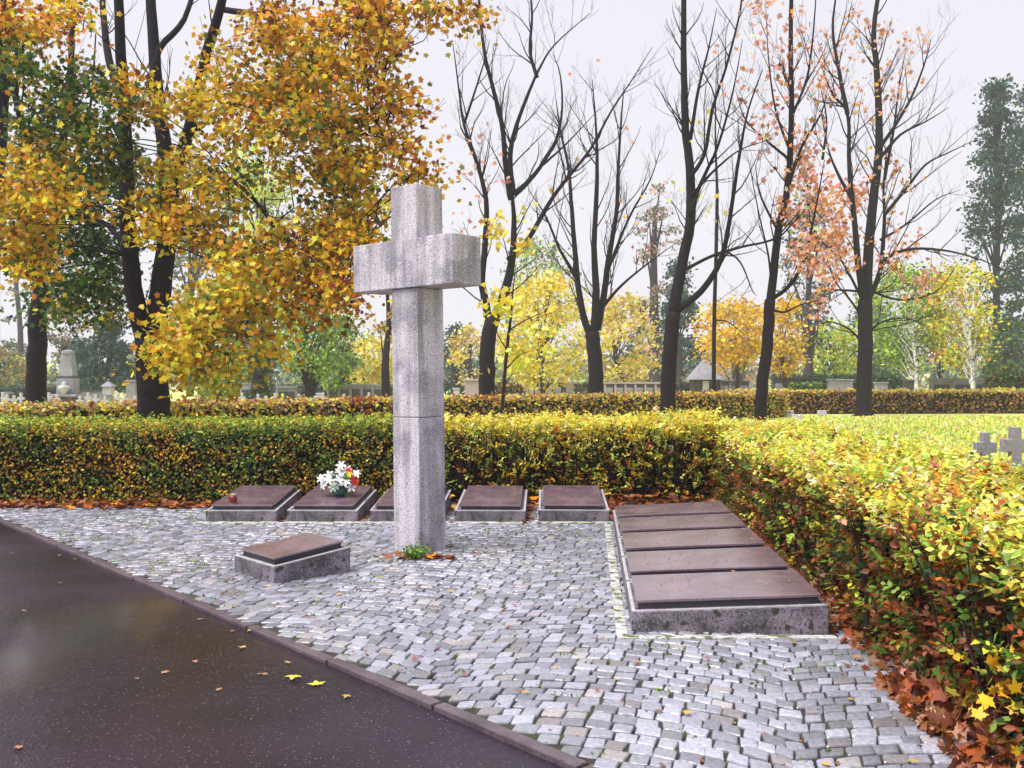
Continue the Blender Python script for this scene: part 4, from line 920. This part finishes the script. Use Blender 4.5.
# ------------------------------------------------------------ fallen leaves
def litter(name, label, P, size, pal, kind='maple', up=2.5, mat='litter'):
    o = leaf_mesh(name, P, size * rng.uniform(.6, 1.2, len(P)), pick(len(P), **pal), kind, norm(rng.normal(0, 1, (len(P), 3)) * [.6, .6, .3] + [0, 0, up]), mat=M[mat])
    return tag(o, label, 'leaf litter', kind='stuff')
RU = dict(rust=4, brown=4, orange=1, dryrust=3, gold=.5); 
n = 1500; x = rng.uniform(-8.5, -1, n); litter('leaf_litter', 'drift of rusty fallen leaves along the foot of the left hedge', np.c_[x, 11.85 + rng.normal(0, .14, n), np.abs(rng.normal(.015, .03, n))], .075, RU)
n = 500; x = rng.uniform(-1, 2.7, n); litter('leaf_litter', 'fallen rusty leaves under the leggy yellow hedge behind the slabs', np.c_[x, 12.0 + rng.normal(0, .25, n), np.abs(rng.normal(.03, .06, n))], .09, RU)
n = 2600; y = rng.uniform(2.4, 11.5, n); x = hx(y) + .10 + rng.normal(0, .11, n) - np.clip(5.2 - y, 0, 3) * .06
z = np.clip((x - hx(y) - .02) * .35, 0, .25) * rng.uniform(.2, 1, n) + .015
litter('leaf_litter', 'deep drift of orange brown maple leaves at the foot of the right hedge', np.c_[x, y, z], .05, dict(rust=4, salmon=.3, orange=.3, brown=8, tan=.5, dryrust=4), 'maple_flat', up=1.0)
n = 750; y = rng.uniform(2.7, 5.0, n); u = np.abs(rng.normal(0, .2, n)); x = 1.86 + .09 * (y - 4) + u - .03
litter('leaf_litter', 'heap of rust red and tan maple leaves at the near end of the right hedge', np.c_[x, y, .01 + np.clip(u, 0, .4) * rng.uniform(.1, .9, n)], .05, dict(rust=3, brown=5, dryrust=5, salmon=.7, tan=1), 'maple_flat', up=.5)
n = 200; y = rng.uniform(3, 9, n); litter('caught_leaves', 'maple leaves caught in the flank of the right hedge', np.c_[hx(y) + .35 + rng.normal(0, .06, n), y, rng.uniform(.05, .75, n)], .036, dict(rust=3, orange=.7, brown=3, yellow=.4), 'maple_flat', up=.0)
n = 22; litter('caught_leaves', 'bright yellow maple leaves caught low in the near end of the right hedge', np.array([1.96, 3.85, .36]) + rng.normal(0, 1, (n, 3)) * [.05, .10, .09], .038, dict(yellow=2, gold=4, lgreen=.6), 'maple_flat', up=.0)
n = 45; litter('leaf_litter', 'brown leaves gathered at the foot of the stone cross', np.c_[-.80 + rng.normal(0, .16, n), 8.45 + rng.normal(0, .07, n), np.abs(rng.normal(.012, .012, n))], .06, RU)
n = 60; litter('leaf_litter', 'orange leaves lying between the back row slabs', np.c_[rng.choice([-2.55, -1.63, -.72, .2, 1.15], n) + rng.normal(0, .06, n), rng.uniform(10.4, 11.6, n), np.full(n, .02)], .07, RU)
n = 4500; y = rng.uniform(14, 43, n); x = rng.uniform(-.5, .62, n) * y; litter('leaf_litter', 'yellow leaves scattered over the lawn', np.c_[x, y, np.full(n, -.035)], .10, dict(yellow=4, lemon=3, gold=1, tan=1), 'quad')
n = 1100; x = rng.uniform(-6, 2, n); y = rng.uniform(3.6, 11.5, n); o_ = (np.c_[x, y] - KP) @ KN; ok = (o_ > .05) & (x < hx(y)) & (rng.uniform(0, 1, n) < np.exp(-o_ * .5) + .15) & ~((x > .6) & (y > 5.8))
litter('leaf_bits', 'trodden crumbs of brown leaf in the joints of the cobbles', np.c_[x, y, np.full(n, .004)][ok], .016, dict(dryrust=3, drytan=3, brown=3, drygold=1.5), 'maple', up=3)
k = rng.integers(0, 5, 150); u = rng.uniform(.1, 1.15, 150) ** .8 ; v = rng.uniform(.1, .8, 150); y = 5.98 + .935 * k + v
litter('leaf_bits', 'crumbs of wet leaf stuck on the stepped slabs', np.c_[.755 + AX * (y - 5.98) + u, y, .12 + .065 / 1.22 * u + .064], .012, dict(dryrust=3, drytan=3, brown=1, drygold=2), 'maple', up=4)
# grass blades on the lawn by the grey crosses
n = 26000; y = 14 + 26 * rng.uniform(0, 1, n) ** 1.5; x = rng.uniform(.28, .62, n) * y
o = leaf_mesh('grass', np.c_[x, y, np.full(n, -.055)], .11 * rng.uniform(.6, 1.2, n), pick(n, lime=3, lgreen=1.5, cream=2, lemon=2, tan=1), 'quad', norm(rng.normal(0, 1, (n, 3)) * [1, 1, .2]), norm(rng.normal(0, .3, (n, 3)) + [0, 0, 1]))
tag(o, 'short yellow-green grass of the lawn at right', 'grass', kind='stuff')
# moss and grass in the joints
n = 2600; x = rng.uniform(-6, 2.3, n); y = rng.uniform(3.6, 11.8, n); ok = ((np.c_[x, y] - KP) @ KN > .1) & (x < hx(y) + .1) & (noise(np.c_[x, y, x], .5) > .25)
P = np.c_[x, y, np.full(n, -.012)][ok]; P = np.repeat(P, 6, 0) + rng.normal(0, 1, (len(P) * 6, 3)) * [.02, .02, 0]
o = leaf_mesh('joint_grass', P, .022, pick(len(P), green=3, lgreen=2, olive=1), 'quad', norm(rng.normal(0, 1, (len(P), 3)) * [1, 1, .2]), norm(rng.normal(0, .5, (len(P), 3)) + [0, 0, 1])); tag(o, 'tufts of grass and moss in the joints of the cobbles', 'grass', kind='stuff')

def make_leaf(colname, size, label, group):
    o = leaf_mesh('fallen_leaf', np.zeros((1, 3)), size, np.array([PAL[colname]]), 'maple_flat', np.array([[0, 0, 1.0]]), mat=M['litter'])
    return tag(o, label, 'fallen leaf', group)
def drop(o, x, y, z, first):
    if not first: o = o.copy(); COL.objects.link(o)
    o.location = (x, y, z); o.rotation_euler = (random.uniform(-.12, .12), random.uniform(-.12, .12), random.uniform(0, 6.28)); sc = random.uniform(.7, 1.15); o.scale = (sc, sc, sc); return o
YEL = [(735, 433), (888, 518), (970, 489), (775, 405), (620, 395), (640, 352)]
BRN = [(155, 230), (512, 322), (662, 460), (677, 460), (420, 455), (48, 645), (350, 472), (152, 160), (30, 155), (60, 300), (500, 428), (595, 352), (290, 185), (190, 170), (560, 500)]
pr = make_leaf('drygold', .030, 'small yellow leaf lying on the wet asphalt beside the kerb', 'yellow leaves on the asphalt')
for i, (a, b_) in enumerate(YEL): q = ground(a / 2.56, 490 + b_ / 2.56); drop(pr, q[0], q[1], -.022, i == 0)
pr = make_leaf('drytan', .026, 'small brownish leaf lying on the wet asphalt', 'brown leaves on the asphalt')
for i, (a, b_) in enumerate(BRN): q = ground(a / 2.56, 490 + b_ / 2.56); drop(pr, q[0], q[1], -.022, i == 0)
for (a, b_), lab in (((752, 470), 'larger of two big yellow maple leaves on the asphalt, with its stalk up'), ((810, 487), 'big flat yellow maple leaf on the asphalt, right of the other')):
    q = ground(a / 2.56, 490 + b_ / 2.56); o = make_leaf('dryyellow', .055, lab, None); o.location = (q[0], q[1], -.02); o.rotation_euler[2] = random.uniform(0, 6)
for cn, cnt, lab, grp in (('dryrust', 55, 'small reddish brown leaf lying on the cobbles', 'reddish leaves on the cobbles'), ('drygold', 35, 'small golden leaf lying on the cobbles', 'golden leaves on the cobbles')):
    pr = make_leaf(cn, .028, lab, grp); i = 0
    while i < cnt:
        x, y = random.uniform(-5, 2), random.uniform(3.8, 10.3); o_ = (np.array([x, y]) - KP) @ KN
        if o_ < .08 or x > hx(y) or random.random() > math.exp(-o_ * .55) + .12 or (x > .6 and y > 5.8): continue
        drop(pr, x, y, .012, i == 0); i += 1
pr = None; i = 0
for cn, lab, grp in (('drytan', 'small fallen leaf lying on a plum coloured slab of the stepped group', 'leaves on the stepped slabs'), ('drygold', 'small golden leaf lying on a back row slab', 'leaves on the back row slabs')):
    pr = make_leaf(cn, .022, lab, grp)
    for i in range(16):
        if cn == 'drytan':
            k = random.randint(0, 4); u = random.uniform(.15, 1.2); y = 5.98 + .935 * k + random.uniform(.08, .8); x = .755 + AX * (y - 5.98) + u; z = .12 + .065 / 1.22 * u + .062
        else:
            k = [0, 0, 0, 1, 2, 3, 4][random.randint(0, 6)]; v_ = random.uniform(.1, 1.1); y = YB + v_; x = (back[k][0] - CX) / F * YB + random.uniform(-.33, .33); z = .125 + .09 / 1.24 * v_ + .062
        drop(pr, x, y, z, i == 0)

# ------------------------------------------------------------ haze
hz = MB().box((0, 100, 24), (410, 360, 54)).build('haze', bpy.data.materials.new('haze')); tag(hz, kind='stuff', label='thin pale morning haze filling the air', cat='haze')
m = hz.data.materials[0]; m.use_nodes = True; n = m.node_tree; n.nodes.remove(n.nodes['Principled BSDF'])
pv = n.nodes.new('ShaderNodeVolumePrincipled'); pv.inputs['Density'].default_value = .0010; pv.inputs['Color'].default_value = (.88, .91, 1.0, 1); pv.inputs['Anisotropy'].default_value = .2
n.links.new(pv.outputs[0], n.nodes['Material Output'].inputs['Volume'])
